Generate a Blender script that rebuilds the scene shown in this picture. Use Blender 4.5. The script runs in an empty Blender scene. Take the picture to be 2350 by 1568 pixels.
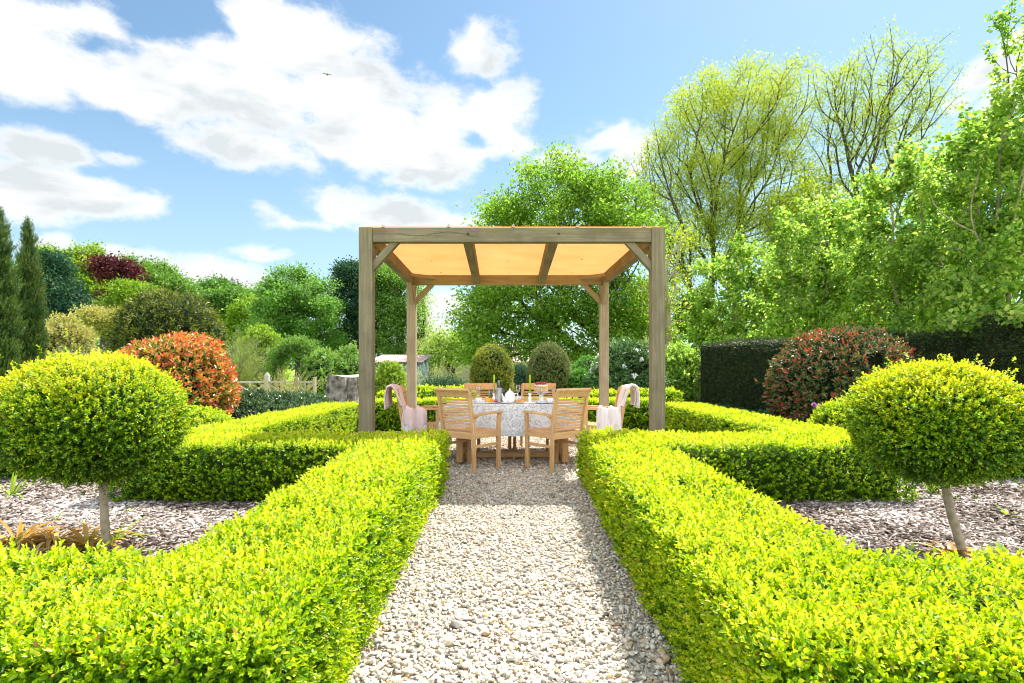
import bpy, math, random
import numpy as np
from mathutils import Vector, Matrix

RNG = np.random.default_rng(7)
random.seed(7)
C = bpy.context.scene.collection
SC = bpy.context.scene
EYE = 1.18
F = 1305.6          # focal length in units of a 2350 wide picture
HZ = 845.0          # horizon row of that picture
R = math.radians


def at(px, py, Y):
    """a pixel of the 2350-wide photograph, at depth Y, as a point in the garden"""
    return Vector(((px - 1175) / F * Y, Y, EYE - (py - HZ) / F * Y))


# ------------------------------------------------------------------ linking
def tag(o, label=None, cat=None, group=None, kind=None):
    if label: o['label'] = label
    if cat: o['category'] = cat
    if group: o['group'] = group
    if kind: o['kind'] = kind
    return o


def thing(name, label, cat, loc=(0, 0, 0), rz=0.0, group=None):
    o = bpy.data.objects.new(name, None)
    o.empty_display_size = .2
    C.objects.link(o)
    o.location = loc
    o.rotation_euler = (0, 0, rz)
    return tag(o, label, cat, group)


def kids(o):
    return [c for c in C.objects if c.parent == o]


def copy_tree(o, parent=None):
    c = o.copy()
    C.objects.link(c)
    c.parent = parent
    for ch in kids(o):
        copy_tree(ch, c)
    return c


def link_mesh(name, V, faces, mat, parent=None, tone=None, gc=None, smooth=False):
    """faces: list of int arrays, each (n,k)"""
    me = bpy.data.meshes.new(name)
    V = np.asarray(V, dtype=np.float32)
    me.vertices.add(len(V))
    me.vertices.foreach_set('co', V.ravel())
    faces = [np.asarray(f, dtype=np.int32) for f in faces if len(f)]
    loops = np.concatenate([f.ravel() for f in faces])
    tot = np.concatenate([np.full(len(f), f.shape[1], dtype=np.int32) for f in faces])
    start = np.concatenate([[0], np.cumsum(tot)[:-1]]).astype(np.int32)
    me.loops.add(len(loops))
    me.loops.foreach_set('vertex_index', loops)
    me.polygons.add(len(tot))
    me.polygons.foreach_set('loop_start', start)
    me.polygons.foreach_set('loop_total', tot)
    if smooth:
        me.polygons.foreach_set('use_smooth', np.ones(len(tot), dtype=bool))
    if tone is not None:
        a = me.attributes.new('tone', 'FLOAT', 'POINT')
        a.data.foreach_set('value', np.asarray(tone, dtype=np.float32))
    if gc is not None:
        a = me.attributes.new('gc', 'FLOAT_VECTOR', 'POINT')
        a.data.foreach_set('vector', np.asarray(gc, dtype=np.float32).ravel())
    me.update(calc_edges=True)
    me.validate()
    me.materials.append(mat)
    o = bpy.data.objects.new(name, me)
    C.objects.link(o)
    o.parent = parent
    return o


class MB:
    """collects boxes, bars, tubes and turned shapes; build() links them as one mesh"""
    def __init__(s):
        s.v, s.f, s.g, s.t = [], [], [], []
        s.n = 0

    def add(s, verts, faces, gc=None, tone=0.5):
        k = s.n
        verts = [tuple(p) for p in verts]
        s.v += verts
        s.g += [tuple(g) for g in gc] if gc is not None else verts
        s.t += [tone] * len(verts)
        s.f += [tuple(i + k for i in f) for f in faces]
        s.n += len(verts)
        return s

    def bar(s, p0, p1, w, h, up=(0, 0, 1), w1=None, h1=None, tone=.5):
        """box from p0 to p1, w across, h along `up`"""
        p0, p1, up = Vector(p0), Vector(p1), Vector(up)
        d = (p1 - p0)
        L = d.length
        d.normalize()
        a = d.cross(up)
        if a.length < 1e-4:
            a = d.cross(Vector((1, 0, 0)))
        a.normalize()
        b = a.cross(d).normalized()
        w1 = w if w1 is None else w1
        h1 = h if h1 is None else h1
        off = Vector((random.random() * 9, random.random() * 9, random.random() * 9))
        vs, gs = [], []
        for p, ww, hh, l in ((p0, w, h, 0), (p1, w1, h1, L)):
            for sx, sy in ((-1, -1), (1, -1), (1, 1), (-1, 1)):
                vs.append(p + a * (sx * ww / 2) + b * (sy * hh / 2))
                gs.append(off + Vector((sx * ww / 2, sy * hh / 2, l)))
        return s.add(vs, [(3, 2, 1, 0), (4, 5, 6, 7), (0, 1, 5, 4), (1, 2, 6, 5), (2, 3, 7, 6), (3, 0, 4, 7)], gs, tone)

    def box(s, c, size, rz=0.0, tone=.5):
        c = Vector(c)
        i = max(range(3), key=lambda k: size[k])
        ax = [Vector((math.cos(rz), math.sin(rz), 0)), Vector((-math.sin(rz), math.cos(rz), 0)), Vector((0, 0, 1))]
        d = ax[i] * (size[i] / 2)
        j, k = [q for q in range(3) if q != i]
        if i == 2: j, k = 0, 1
        # across / up
        upi = 2 if i != 2 else 1
        wi = [q for q in range(3) if q not in (i, upi)][0]
        return s.bar(c - d, c + d, size[wi], size[upi], up=ax[upi], tone=tone)

    def tube(s, pts, rad, n=8, caps=True, tone=.5, flat=1.0):
        pts = [Vector(p) for p in pts]
        if not hasattr(rad, '__len__'): rad = [rad] * len(pts)
        vs, gs, l = [], [], 0.0
        off = random.random() * 9
        ref = None
        for i, p in enumerate(pts):
            t = (pts[min(i + 1, len(pts) - 1)] - pts[max(i - 1, 0)]).normalized()
            if ref is None:
                ref = t.cross(Vector((0, 0, 1)))
                if ref.length < .1: ref = t.cross(Vector((1, 0, 0)))
            a = (ref - t * ref.dot(t)).normalized()
            ref = a
            b = t.cross(a)
            if i: l += (p - pts[i - 1]).length
            for k in range(n):
                q = 2 * math.pi * k / n
                o_ = a * (math.cos(q) * rad[i]) + b * (math.sin(q) * rad[i] * flat)
                vs.append(p + o_)
                gs.append((math.cos(q) * rad[i] + off, math.sin(q) * rad[i], l))
        fs = []
        for i in range(len(pts) - 1):
            for k in range(n):
                k2 = (k + 1) % n
                fs.append((i * n + k, i * n + k2, (i + 1) * n + k2, (i + 1) * n + k))
        if caps:
            fs.append(tuple(reversed(range(n))))
            fs.append(tuple((len(pts) - 1) * n + k for k in range(n)))
        return s.add(vs, fs, gs, tone)

    def lathe(s, prof, c=(0, 0, 0), n=20, sx=1, sy=1, wob=0.0, lobes=0, tone=.5):
        c = Vector(c)
        vs = []
        for r, z in prof:
            for k in range(n):
                q = 2 * math.pi * k / n
                rr = r * (1 + wob * math.cos(lobes * q))
                vs.append(c + Vector((rr * sx * math.cos(q), rr * sy * math.sin(q), z)))
        fs = []
        m = len(prof)
        for i in range(m - 1):
            for k in range(n):
                k2 = (k + 1) % n
                fs.append((i * n + k, i * n + k2, (i + 1) * n + k2, (i + 1) * n + k))
        if prof[0][0] > 1e-5: fs.append(tuple(reversed(range(n))))
        if prof[-1][0] > 1e-5: fs.append(tuple((m - 1) * n + k for k in range(n)))
        return s.add(vs, fs, None, tone)

    def build(s, name, mat, parent=None, bevel=0.0, smooth=False, solid=0.0, subd=0):
        me = bpy.data.meshes.new(name)
        me.from_pydata(s.v, [], s.f)
        a = me.attributes.new('gc', 'FLOAT_VECTOR', 'POINT')
        a.data.foreach_set('vector', np.array(s.g, dtype=np.float32).ravel())
        a = me.attributes.new('tone', 'FLOAT', 'POINT')
        a.data.foreach_set('value', np.array(s.t, dtype=np.float32))
        if smooth:
            me.polygons.foreach_set('use_smooth', np.ones(len(me.polygons), dtype=bool))
        me.update()
        me.materials.append(mat)
        o = bpy.data.objects.new(name, me)
        C.objects.link(o)
        o.parent = parent
        if solid:
            m = o.modifiers.new('solid', 'SOLIDIFY'); m.thickness = solid; m.offset = 0
        if subd:
            m = o.modifiers.new('subd', 'SUBSURF'); m.levels = subd; m.render_levels = subd
        if bevel:
            m = o.modifiers.new('bevel', 'BEVEL'); m.width = bevel; m.segments = 2; m.limit_method = 'ANGLE'
            m.angle_limit = R(40)
        return o


# ------------------------------------------------------------------ materials
def nt_new(name):
    m = bpy.data.materials.new(name)
    m.use_nodes = True
    nt = m.node_tree
    for n in list(nt.nodes): nt.nodes.remove(n)
    out = nt.nodes.new('ShaderNodeOutputMaterial')
    return m, nt, out


def N(nt, typ, **kw):
    n = nt.nodes.new(typ)
    for k, v in kw.items():
        if k == 'ins':
            for i, x in v.items(): n.inputs[i].default_value = x
        else:
            setattr(n, k, v)
    return n


def ramp(nt, cols, fac=None, interp='LINEAR'):
    r = nt.nodes.new('ShaderNodeValToRGB')
    r.color_ramp.interpolation = interp
    e = r.color_ramp.elements
    while len(e) < len(cols): e.new(.5)
    for i, (p, c) in enumerate(cols):
        e[i].position = p
        e[i].color = (*c, 1)
    if fac is not None: nt.links.new(fac, r.inputs[0])
    return r


def leaf_mat(name, cols, trans=.42, rough=.45, spec=.35, warm=(1.0, 1.0, .55)):
    """leaf colour by the leaf's own tone; lets light through"""
    m, nt, out = nt_new(name)
    L = nt.links
    a = N(nt, 'ShaderNodeAttribute', attribute_name='tone')
    r = ramp(nt, cols, a.outputs['Fac'])
    p = N(nt, 'ShaderNodeBsdfPrincipled', ins={'Roughness': rough, 'Specular IOR Level': spec})
    L.new(r.outputs[0], p.inputs['Base Color'])
    mul = N(nt, 'ShaderNodeMix', data_type='RGBA', blend_type='MULTIPLY', ins={0: 1.0})
    L.new(r.outputs[0], mul.inputs[6])
    mul.inputs[7].default_value = (*warm, 1)
    t = N(nt, 'ShaderNodeBsdfTranslucent')
    L.new(mul.outputs[2], t.inputs['Color'])
    mx = N(nt, 'ShaderNodeMixShader', ins={0: trans})
    L.new(p.outputs[0], mx.inputs[1]); L.new(t.outputs[0], mx.inputs[2])
    L.new(mx.outputs[0], out.inputs[0])
    return m


def wood_mat(name, c_dark, c_mid, c_light, rough=.75, spec=.2, scale=(55, 55, 2.2), stain=.35, bump=.25, stain_col=(.12, .1, .07)):
    m, nt, out = nt_new(name)
    L = nt.links
    a = N(nt, 'ShaderNodeAttribute', attribute_name='gc')
    mp = N(nt, 'ShaderNodeMapping', ins={'Scale': scale})
    L.new(a.outputs['Vector'], mp.inputs[0])
    n1 = N(nt, 'ShaderNodeTexNoise', ins={'Scale': 1.0, 'Detail': 5.0, 'Roughness': .62, 'Distortion': .4})
    L.new(mp.outputs[0], n1.inputs[0])
    r = ramp(nt, [(.28, c_dark), (.5, c_mid), (.74, c_light)], n1.outputs[0])
    n2 = N(nt, 'ShaderNodeTexNoise', ins={'Scale': 3.1, 'Detail': 3.0, 'Roughness': .6})
    L.new(a.outputs['Vector'], n2.inputs[0])
    r2 = ramp(nt, [(.46, (0, 0, 0)), (.7, (1, 1, 1))], n2.outputs[0])
    mm = N(nt, 'ShaderNodeMath', operation='MULTIPLY', ins={1: stain})
    L.new(r2.outputs[0], mm.inputs[0])
    mix = N(nt, 'ShaderNodeMix', data_type='RGBA')
    L.new(mm.outputs[0], mix.inputs[0]); L.new(r.outputs[0], mix.inputs[6]); mix.inputs[7].default_value = (*stain_col, 1)
    p = N(nt, 'ShaderNodeBsdfPrincipled', ins={'Roughness': rough, 'Specular IOR Level': spec})
    L.new(mix.outputs[2], p.inputs['Base Color'])
    b = N(nt, 'ShaderNodeBump', ins={'Strength': bump, 'Distance': .004})
    L.new(n1.outputs[0], b.inputs['Height']); L.new(b.outputs[0], p.inputs['Normal'])
    L.new(p.outputs[0], out.inputs[0])
    return m


def noise_mat(name, cols, scale=8.0, detail=6.0, rough=.8, spec=.25, bump=0.0, coord='Object', trans=0.0, metal=0.0, dist=.02):
    m, nt, out = nt_new(name)
    L = nt.links
    tc = N(nt, 'ShaderNodeTexCoord')
    n1 = N(nt, 'ShaderNodeTexNoise', ins={'Scale': scale, 'Detail': detail, 'Roughness': .6})
    L.new(tc.outputs[coord], n1.inputs[0])
    r = ramp(nt, cols, n1.outputs[0])
    p = N(nt, 'ShaderNodeBsdfPrincipled', ins={'Roughness': rough, 'Specular IOR Level': spec, 'Metallic': metal})
    L.new(r.outputs[0], p.inputs['Base Color'])
    if bump:
        b = N(nt, 'ShaderNodeBump', ins={'Strength': bump, 'Distance': dist})
        L.new(n1.outputs[0], b.inputs['Height']); L.new(b.outputs[0], p.inputs['Normal'])
    if trans:
        t = N(nt, 'ShaderNodeBsdfTranslucent')
        L.new(r.outputs[0], t.inputs['Color'])
        mx = N(nt, 'ShaderNodeMixShader', ins={0: trans})
        L.new(p.outputs[0], mx.inputs[1]); L.new(t.outputs[0], mx.inputs[2])
        L.new(mx.outputs[0], out.inputs[0])
    else:
        L.new(p.outputs[0], out.inputs[0])
    return m


def tone_mat(name, cols, rough=.8, spec=.25, nscale=60.0, namt=.25):
    """colour by each piece's own tone with a little mottling"""
    m, nt, out = nt_new(name)
    L = nt.links
    a = N(nt, 'ShaderNodeAttribute', attribute_name='tone')
    tc = N(nt, 'ShaderNodeTexCoord')
    n1 = N(nt, 'ShaderNodeTexNoise', ins={'Scale': nscale, 'Detail': 3.0})
    L.new(tc.outputs['Object'], n1.inputs[0])
    r = ramp(nt, cols, a.outputs['Fac'])
    r2 = ramp(nt, [(.3, (1 - namt,) * 3), (.7, (1 + namt * .3,) * 3)], n1.outputs[0])
    mul = N(nt, 'ShaderNodeMix', data_type='RGBA', blend_type='MULTIPLY', ins={0: 1.0})
    L.new(r.outputs[0], mul.inputs[6]); L.new(r2.outputs[0], mul.inputs[7])
    p = N(nt, 'ShaderNodeBsdfPrincipled', ins={'Roughness': rough, 'Specular IOR Level': spec})
    L.new(mul.outputs[2], p.inputs['Base Color'])
    L.new(p.outputs[0], out.inputs[0])
    return m


def glass_mat(name, col=(1, 1, 1), rough=.02):
    m, nt, out = nt_new(name)
    L = nt.links
    n1 = N(nt, 'ShaderNodeTexNoise', ins={'Scale': 4.0})
    r = ramp(nt, [(0, col), (1, tuple(min(1, c * 1.02) for c in col))], n1.outputs[0])
    t = N(nt, 'ShaderNodeBsdfTransparent'); L.new(r.outputs[0], t.inputs[0])
    g = N(nt, 'ShaderNodeBsdfGlossy', ins={'Roughness': rough})
    f = N(nt, 'ShaderNodeLayerWeight', ins={'Blend': .28})
    mx = N(nt, 'ShaderNodeMixShader')
    L.new(f.outputs['Facing'], mx.inputs[0]); L.new(t.outputs[0], mx.inputs[1]); L.new(g.outputs[0], mx.inputs[2])
    L.new(mx.outputs[0], out.inputs[0])
    return m


# ------------------------------------------------------------------ foliage
def unit(a):
    return a / np.maximum(np.linalg.norm(a, axis=1, keepdims=True), 1e-9)


_NZ = {}
def nz(P, s, seed=0):
    """smooth pseudo-noise, about -1..1; s = size of a lump in metres"""
    if seed not in _NZ:
        g = np.random.default_rng(100 + seed)
        _NZ[seed] = (unit(g.normal(size=(7, 3))) * g.uniform(.6, 1.7, (7, 1)), g.uniform(0, 6.28, 7))
    K, ph = _NZ[seed]
    return np.sin(P @ K.T * (3.1 / s) + ph).sum(1) / 3.2


def leaf_mesh(name, P, D, NN, L, W, tone, mat, parent, kind='kite', cup=.22):
    n = len(P)
    D = unit(D)
    S = unit(np.cross(D, NN) + 1e-6)
    U = np.cross(S, D)
    L = np.broadcast_to(np.asarray(L, dtype=float), (n,))[:, None]
    W = np.broadcast_to(np.asarray(W, dtype=float), (n,))[:, None]
    if kind == 'oval':
        pts = [P,
               P + D * L * .3 + S * W * .46 + U * W * cup,
               P + D * L * .72 + S * W * .4 + U * W * cup,
               P + D * L - U * L * .06,
               P + D * L * .72 - S * W * .4 + U * W * cup,
               P + D * L * .3 - S * W * .46 + U * W * cup]
        V = np.stack(pts, 1).reshape(-1, 3)
        b = (np.arange(n) * 6)[:, None]
        fs = [np.concatenate([b + np.array([[0, 1, 2, 3]]), b + np.array([[0, 3, 4, 5]])])]
        k = 6
    else:
        pts = [P, P + D * L * .45 + S * W * .5 + U * W * cup, P + D * L, P + D * L * .45 - S * W * .5 + U * W * cup]
        V = np.stack(pts, 1).reshape(-1, 3)
        b = (np.arange(n) * 4)[:, None]
        fs = [np.concatenate([b + np.array([[0, 1, 2]]), b + np.array([[0, 2, 3]])])]
        k = 4
    return link_mesh(name, V, fs, mat, parent, tone=np.repeat(np.clip(tone, 0, 1), k))


def sprigs(P, A, size, per=8, leafL=.02, spread=1.0, tlo=.25, thi=.85, tvar=.22, base_tone=0.0):
    """short shoots of leaves at P along A; the youngest leaves at the tip are the palest"""
    n = len(P)
    A = unit(A)
    ref = np.where(np.abs(A[:, 2:3]) > .8, np.array([[1., 0, 0]]), np.array([[0, 0, 1.]]))
    X = unit(np.cross(A, ref)); Y = np.cross(A, X)
    t = np.linspace(.08, 1, per)[None, :] + RNG.uniform(-.05, .05, (n, per))
    az = RNG.uniform(0, 6.28, (n, 1)) + np.arange(per)[None, :] * (math.pi + .75) + RNG.uniform(-.4, .4, (n, per))
    size = np.broadcast_to(np.asarray(size, dtype=float), (n,))
    leafL = np.broadcast_to(np.asarray(leafL, dtype=float), (n,))
    Pos = P[:, None, :] + A[:, None, :] * (t * size[:, None])[:, :, None]
    rad = X[:, None, :] * np.cos(az)[:, :, None] + Y[:, None, :] * np.sin(az)[:, :, None]
    D = A[:, None, :] * (.25 + .75 * t)[:, :, None] + rad * (spread * (1.15 - .6 * t))[:, :, None]
    NN = A[:, None, :] * 1.0 - rad * .4 + RNG.normal(0, .25, (n, per, 3))
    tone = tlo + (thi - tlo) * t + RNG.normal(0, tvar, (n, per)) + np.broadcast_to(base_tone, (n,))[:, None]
    L = leafL[:, None] * RNG.uniform(.75, 1.2, (n, per)) * (1.1 - .25 * t)
    tone = np.where(RNG.uniform(0, 1, tone.shape) < .006, 0.0, np.maximum(tone, .045))
    return Pos.reshape(-1, 3), D.reshape(-1, 3), NN.reshape(-1, 3), L.ravel(), tone.ravel()


def box_world(b, p):
    cx, cy, hx, hy, h, yaw = b
    c, s = math.cos(yaw), math.sin(yaw)
    return np.stack([cx + p[:, 0] * c - p[:, 1] * s, cy + p[:, 0] * s + p[:, 1] * c, p[:, 2]], 1)


def inside(b, P, m):
    cx, cy, hx, hy, h, yaw = b
    c, s = math.cos(yaw), math.sin(yaw)
    dx, dy = P[:, 0] - cx, P[:, 1] - cy
    u, v = dx * c + dy * s, -dx * s + dy * c
    return (np.abs(u) < hx - m) & (np.abs(v) < hy - m) & (P[:, 2] < b[4] - m)


def hedge(name, label, boxes, mat, core, dens=1100, per=8, leaf=.021, rnd=.075, z0=2.0, fall=1.3, group=None,
          size=.055, wav=.02, up=.5, tlo=.14, thi=.8, kind='oval', aspect=.56, lump=.28, back=.5, cat='hedge', tvar=.2, young=.2):  # young: how strongly the shade of the sides goes into leaf tone
    """clipped hedge: rounded boxes (cx, cy, half x, half y, height, yaw) clothed in leafy shoots"""
    cx, cy = boxes[0][0], boxes[0][1]
    root = thing(name, label, cat, (cx, cy, 0), 0, group)
    o = np.array([cx, cy, 0])
    PP, NNn = [], []
    for bi, b in enumerate(boxes):
        _, _, hx, hy, h, yaw = b
        faces = [('t', 4 * hx * hy), ('x+', 2 * hy * h), ('x-', 2 * hy * h), ('y+', 2 * hx * h), ('y-', 2 * hx * h)]
        for nm, ar in faces:
            n = int(ar * dens)
            u, v = RNG.uniform(-1, 1, n), RNG.uniform(-1, 1, n)
            w = RNG.uniform(0.02, 1, n)
            if nm == 't': p = np.stack([u * hx, v * hy, np.full(n, h)], 1)
            elif nm[0] == 'x': p = np.stack([np.full(n, hx if nm[1] == '+' else -hx), v * hy, w * h], 1)
            else: p = np.stack([u * hx, np.full(n, hy if nm[1] == '+' else -hy), w * h], 1)
            q = np.stack([np.clip(p[:, 0], -hx + rnd, hx - rnd), np.clip(p[:, 1], -hy + rnd, hy - rnd), np.clip(p[:, 2], 0, h - rnd)], 1)
            nn = unit(p - q)
            p = q + nn * rnd
            p = box_world(b, p)
            c, s = math.cos(yaw), math.sin(yaw)
            nn = np.stack([nn[:, 0] * c - nn[:, 1] * s, nn[:, 0] * s + nn[:, 1] * c, nn[:, 2]], 1)
            keep = np.ones(n, bool)
            for bj, b2 in enumerate(boxes):
                if bj != bi: keep &= ~inside(b2, p, .05)
            d = np.linalg.norm(p[:, :2], axis=1)
            pr = np.minimum(1, (z0 / d) ** fall)
            # faces turned away from the garden path carry fewer shoots
            facing = ((-p[:, 0] * nn[:, 0] - p[:, 1] * nn[:, 1]) / d + nn[:, 2]) > -.25
            pr = np.where(facing, pr, pr * back)
            keep &= RNG.uniform(0, 1, n) < pr
            PP.append(p[keep]); NNn.append(nn[keep])
    P, NV = np.concatenate(PP), np.concatenate(NNn)
    d = np.linalg.norm(P[:, :2], axis=1)
    sc = np.maximum(1, d / z0) ** (fall * .5)
    P = P + NV * (nz(P, lump, 1) * wav + nz(P, lump * 3, 2) * wav)[:, None] - NV * (RNG.uniform(.0, 1, len(P)) ** 2 * .05)[:, None]
    low = np.clip(1 - P[:, 2] / .09, 0, 1)
    P = P - NV * np.array([[1, 1, 0]]) * (low * .035)[:, None]
    A = NV * 1.0 + np.array([[0, 0, up]]) + RNG.normal(0, .38, P.shape)
    szs = size * RNG.uniform(.6, 1.25, len(P)) * (1 + .5 * (RNG.uniform(0, 1, len(P)) > .96)) * sc ** .5
    base = nz(P, .35, 3) * .10 + RNG.normal(0, .09, len(P)) + (NV[:, 2] - .6) * young  # sides greener than tops: shade put into the tone, besides older clipped growth
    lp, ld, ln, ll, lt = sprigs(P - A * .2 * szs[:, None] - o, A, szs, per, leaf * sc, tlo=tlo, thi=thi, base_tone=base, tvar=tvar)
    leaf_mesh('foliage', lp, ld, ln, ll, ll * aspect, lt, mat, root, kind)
    mb = MB()
    for i, b in enumerate(boxes):
        k = .085 + .004 * i
        mb.box((b[0] - cx, b[1] - cy, (b[4] - k) / 2), (2 * (b[2] - k), 2 * (b[3] - k), b[4] - k), b[5])
    mb.build('branches', core, root, bevel=.04)
    return root


def revolve(prof, n, sx=1.0, sy=1.0):
    prof = np.array(prof, dtype=float)      # (z, r)
    z0, r0, z1, r1 = prof[:-1, 0], prof[:-1, 1], prof[1:, 0], prof[1:, 1]
    ln = np.hypot(z1 - z0, r1 - r0)
    ar = ln * (r0 + r1)
    i = RNG.choice(len(ar), n, p=ar / ar.sum())
    a, b = r0[i], r1[i]
    u = RNG.uniform(0, 1, n)
    t = np.where(np.abs(b - a) < 1e-6, u, (np.sqrt(a * a + u * (b * b - a * a)) - a) / np.where(np.abs(b - a) < 1e-6, 1, b - a))
    z = z0[i] + t * (z1[i] - z0[i]); r = a + t * (b - a)
    th = RNG.uniform(0, 2 * math.pi, n)
    P = np.stack([r * np.cos(th) * sx, r * np.sin(th) * sy, z], 1)
    NV = unit(np.stack([(z1 - z0)[i] * np.cos(th) / sx, (z1 - z0)[i] * np.sin(th) / sy, -(r1 - r0)[i]], 1))
    return P, NV, ar.sum() * math.pi


def ball(rz, rr, cz, k=9, pw=2.0):
    """profile of an ellipsoid (pw > 2: squarer)"""
    out = []
    for i in range(k + 1):
        a = -math.pi / 2 + math.pi * i / k
        s, c = math.sin(a), math.cos(a)
        out.append((cz + rz * math.copysign(abs(s) ** (2 / pw), s), max(1e-4, rr * abs(c) ** (2 / pw))))
    return out


def shrub(name, label, cat, loc, prof, mat, core, n=4000, per=6, leaf=.04, aspect=.5, size=.09, bump=.06, lump=.5, up=.4, sy=1.0,
          depth=.12, tlo=.2, thi=.8, tvar=.2, kind='kite', group=None, spread=1.0, coreshrink=.86, part='foliage', rnd=.38, ragged=0.0, rz=0):
    root = thing(name, label, cat, loc, rz, group)
    P, NV, _ = revolve(prof, n, 1.0, sy)
    world = P + np.array(loc)[None, :]
    top = max(p[0] for p in prof)
    P = P + NV * (nz(world, lump, 4) * bump + nz(world, lump * .4, 5) * bump * .5)[:, None]
    P = P - NV * (RNG.uniform(0, 1, n) ** 2 * depth)[:, None]
    if ragged: P = P + NV * (np.maximum(0, RNG.normal(0, 1, n)) ** 2 * ragged)[:, None]
    A = NV + np.array([[0, 0, up]]) + RNG.normal(0, rnd, P.shape)
    szs = size * RNG.uniform(.6, 1.3, n)
    base = nz(world, lump * .8, 6) * .1 + RNG.normal(0, .06, n)
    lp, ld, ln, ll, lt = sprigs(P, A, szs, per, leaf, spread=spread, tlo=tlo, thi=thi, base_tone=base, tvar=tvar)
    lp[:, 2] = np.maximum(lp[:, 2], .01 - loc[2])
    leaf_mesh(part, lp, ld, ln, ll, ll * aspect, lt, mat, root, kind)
    if core:
        mb = MB()
        cz = (prof[0][0] + prof[-1][0]) / 2
        mb.lathe([(max(r * coreshrink - .01, .001), cz + (z - cz) * coreshrink if z > .05 else z) for z, r in prof], n=18, sy=sy)
        mb.build('branches', core, root)
    return root


# ------------------------------------------------------------------ trees
def seg_tubes(P0, P1, r0, r1, k=5):
    n = len(P0)
    d = unit(P1 - P0)
    ref = np.where(np.abs(d[:, 2:3]) > .9, np.array([[1., 0, 0]]), np.array([[0, 0, 1.]]))
    a = unit(np.cross(d, ref)); b = np.cross(d, a)
    q = np.arange(k) * 2 * math.pi / k
    ring = a[:, None, :] * np.cos(q)[None, :, None] + b[:, None, :] * np.sin(q)[None, :, None]
    ext = d * (r1 * .6)[:, None]
    V = np.concatenate([P0[:, None, :] + ring * r0[:, None, None], (P1 + ext)[:, None, :] + ring * r1[:, None, None]], 1).reshape(-1, 3)
    base = (np.arange(n) * 2 * k)[:, None, None]
    f = np.array([[i, (i + 1) % k, k + (i + 1) % k, k + i] for i in range(k)])[None]
    return V, (base + f).reshape(-1, 4)


def grow(base, fork, tips, bf=.25, seg=.5, curve=.14, stems=None, smooth=5):
    """joins every tip to the limb it reaches most easily"""
    cap = 60000
    P = np.zeros((cap, 3)); par = np.full(cap, -1); pl = np.zeros(cap)
    P[0] = base
    n = 1

    def extend(i0, to, bend=0.0):
        nonlocal n
        p0 = P[i0].copy()
        d = np.array(to) - p0; L = np.linalg.norm(d)
        m = max(1, int(round(L / seg)))
        side = RNG.normal(0, 1, 3) * curve * .35 * L + np.array([0, 0, -bend * L])
        i = i0
        for k in range(1, m + 1):
            t = k / m
            P[n] = p0 + d * t + side * (t * (1 - t)) + RNG.normal(0, .035 * seg, 3) * (k < m)
            par[n] = i; pl[n] = pl[i] + np.linalg.norm(P[n] - P[i]); i = n; n += 1
        return i
    if stems is None:
        extend(0, fork)
    else:
        for s_ in stems: extend(0, s_)
    c = np.array(fork, float)
    order = np.argsort(np.linalg.norm(tips - c, axis=1))
    ends = []
    for q in order:
        A = P[:n]
        cost = np.linalg.norm(A - tips[q], axis=1) + bf * pl[:n]
        cost[0] += 1e3
        cost += np.maximum(0, A[:, 2] - tips[q][2]) * .5      # limbs do not run downhill from above
        ends.append(extend(int(np.argmin(cost)), tips[q], bend=.12))
    P = P[:n]; par = par[:n]
    cnt = np.zeros(n); cnt[ends] = 1
    for i in range(n - 1, 0, -1): cnt[par[i]] += cnt[i]
    cnt = np.maximum(cnt, 1)
    main = np.full(n, -1); best = np.zeros(n)
    for i in range(1, n):
        if cnt[i] > best[par[i]]: best[par[i]] = cnt[i]; main[par[i]] = i
    mid = np.where((main >= 0) & (par >= 0))[0]
    for _ in range(smooth):
        P[mid] = P[mid] * .4 + (P[par[mid]] + P[main[mid]]) * .3
    return P, par, cnt


def tips_in(ell, n, shell=.55, sy=1.0):
    """points in a set of ellipsoids (cx, cy, cz, rx, ry, rz), crowded toward the outside and in clumps"""
    vol = np.array([e[3] * e[4] * e[5] for e in ell]) ** .8
    out = []
    for e, k in zip(ell, np.round(n * vol / vol.sum()).astype(int)):
        d = unit(RNG.normal(size=(max(k, 4), 3)))
        r = RNG.uniform(shell ** 3, 1, len(d)) ** (1 / 3)
        rag = 1 + nz(d * 2 + e[0], 1.2, 8)[:, None] * .16
        out.append(np.array(e[:3])[None] + d * r[:, None] * rag * np.array(e[3:])[None])
    return np.concatenate(out)


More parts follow.
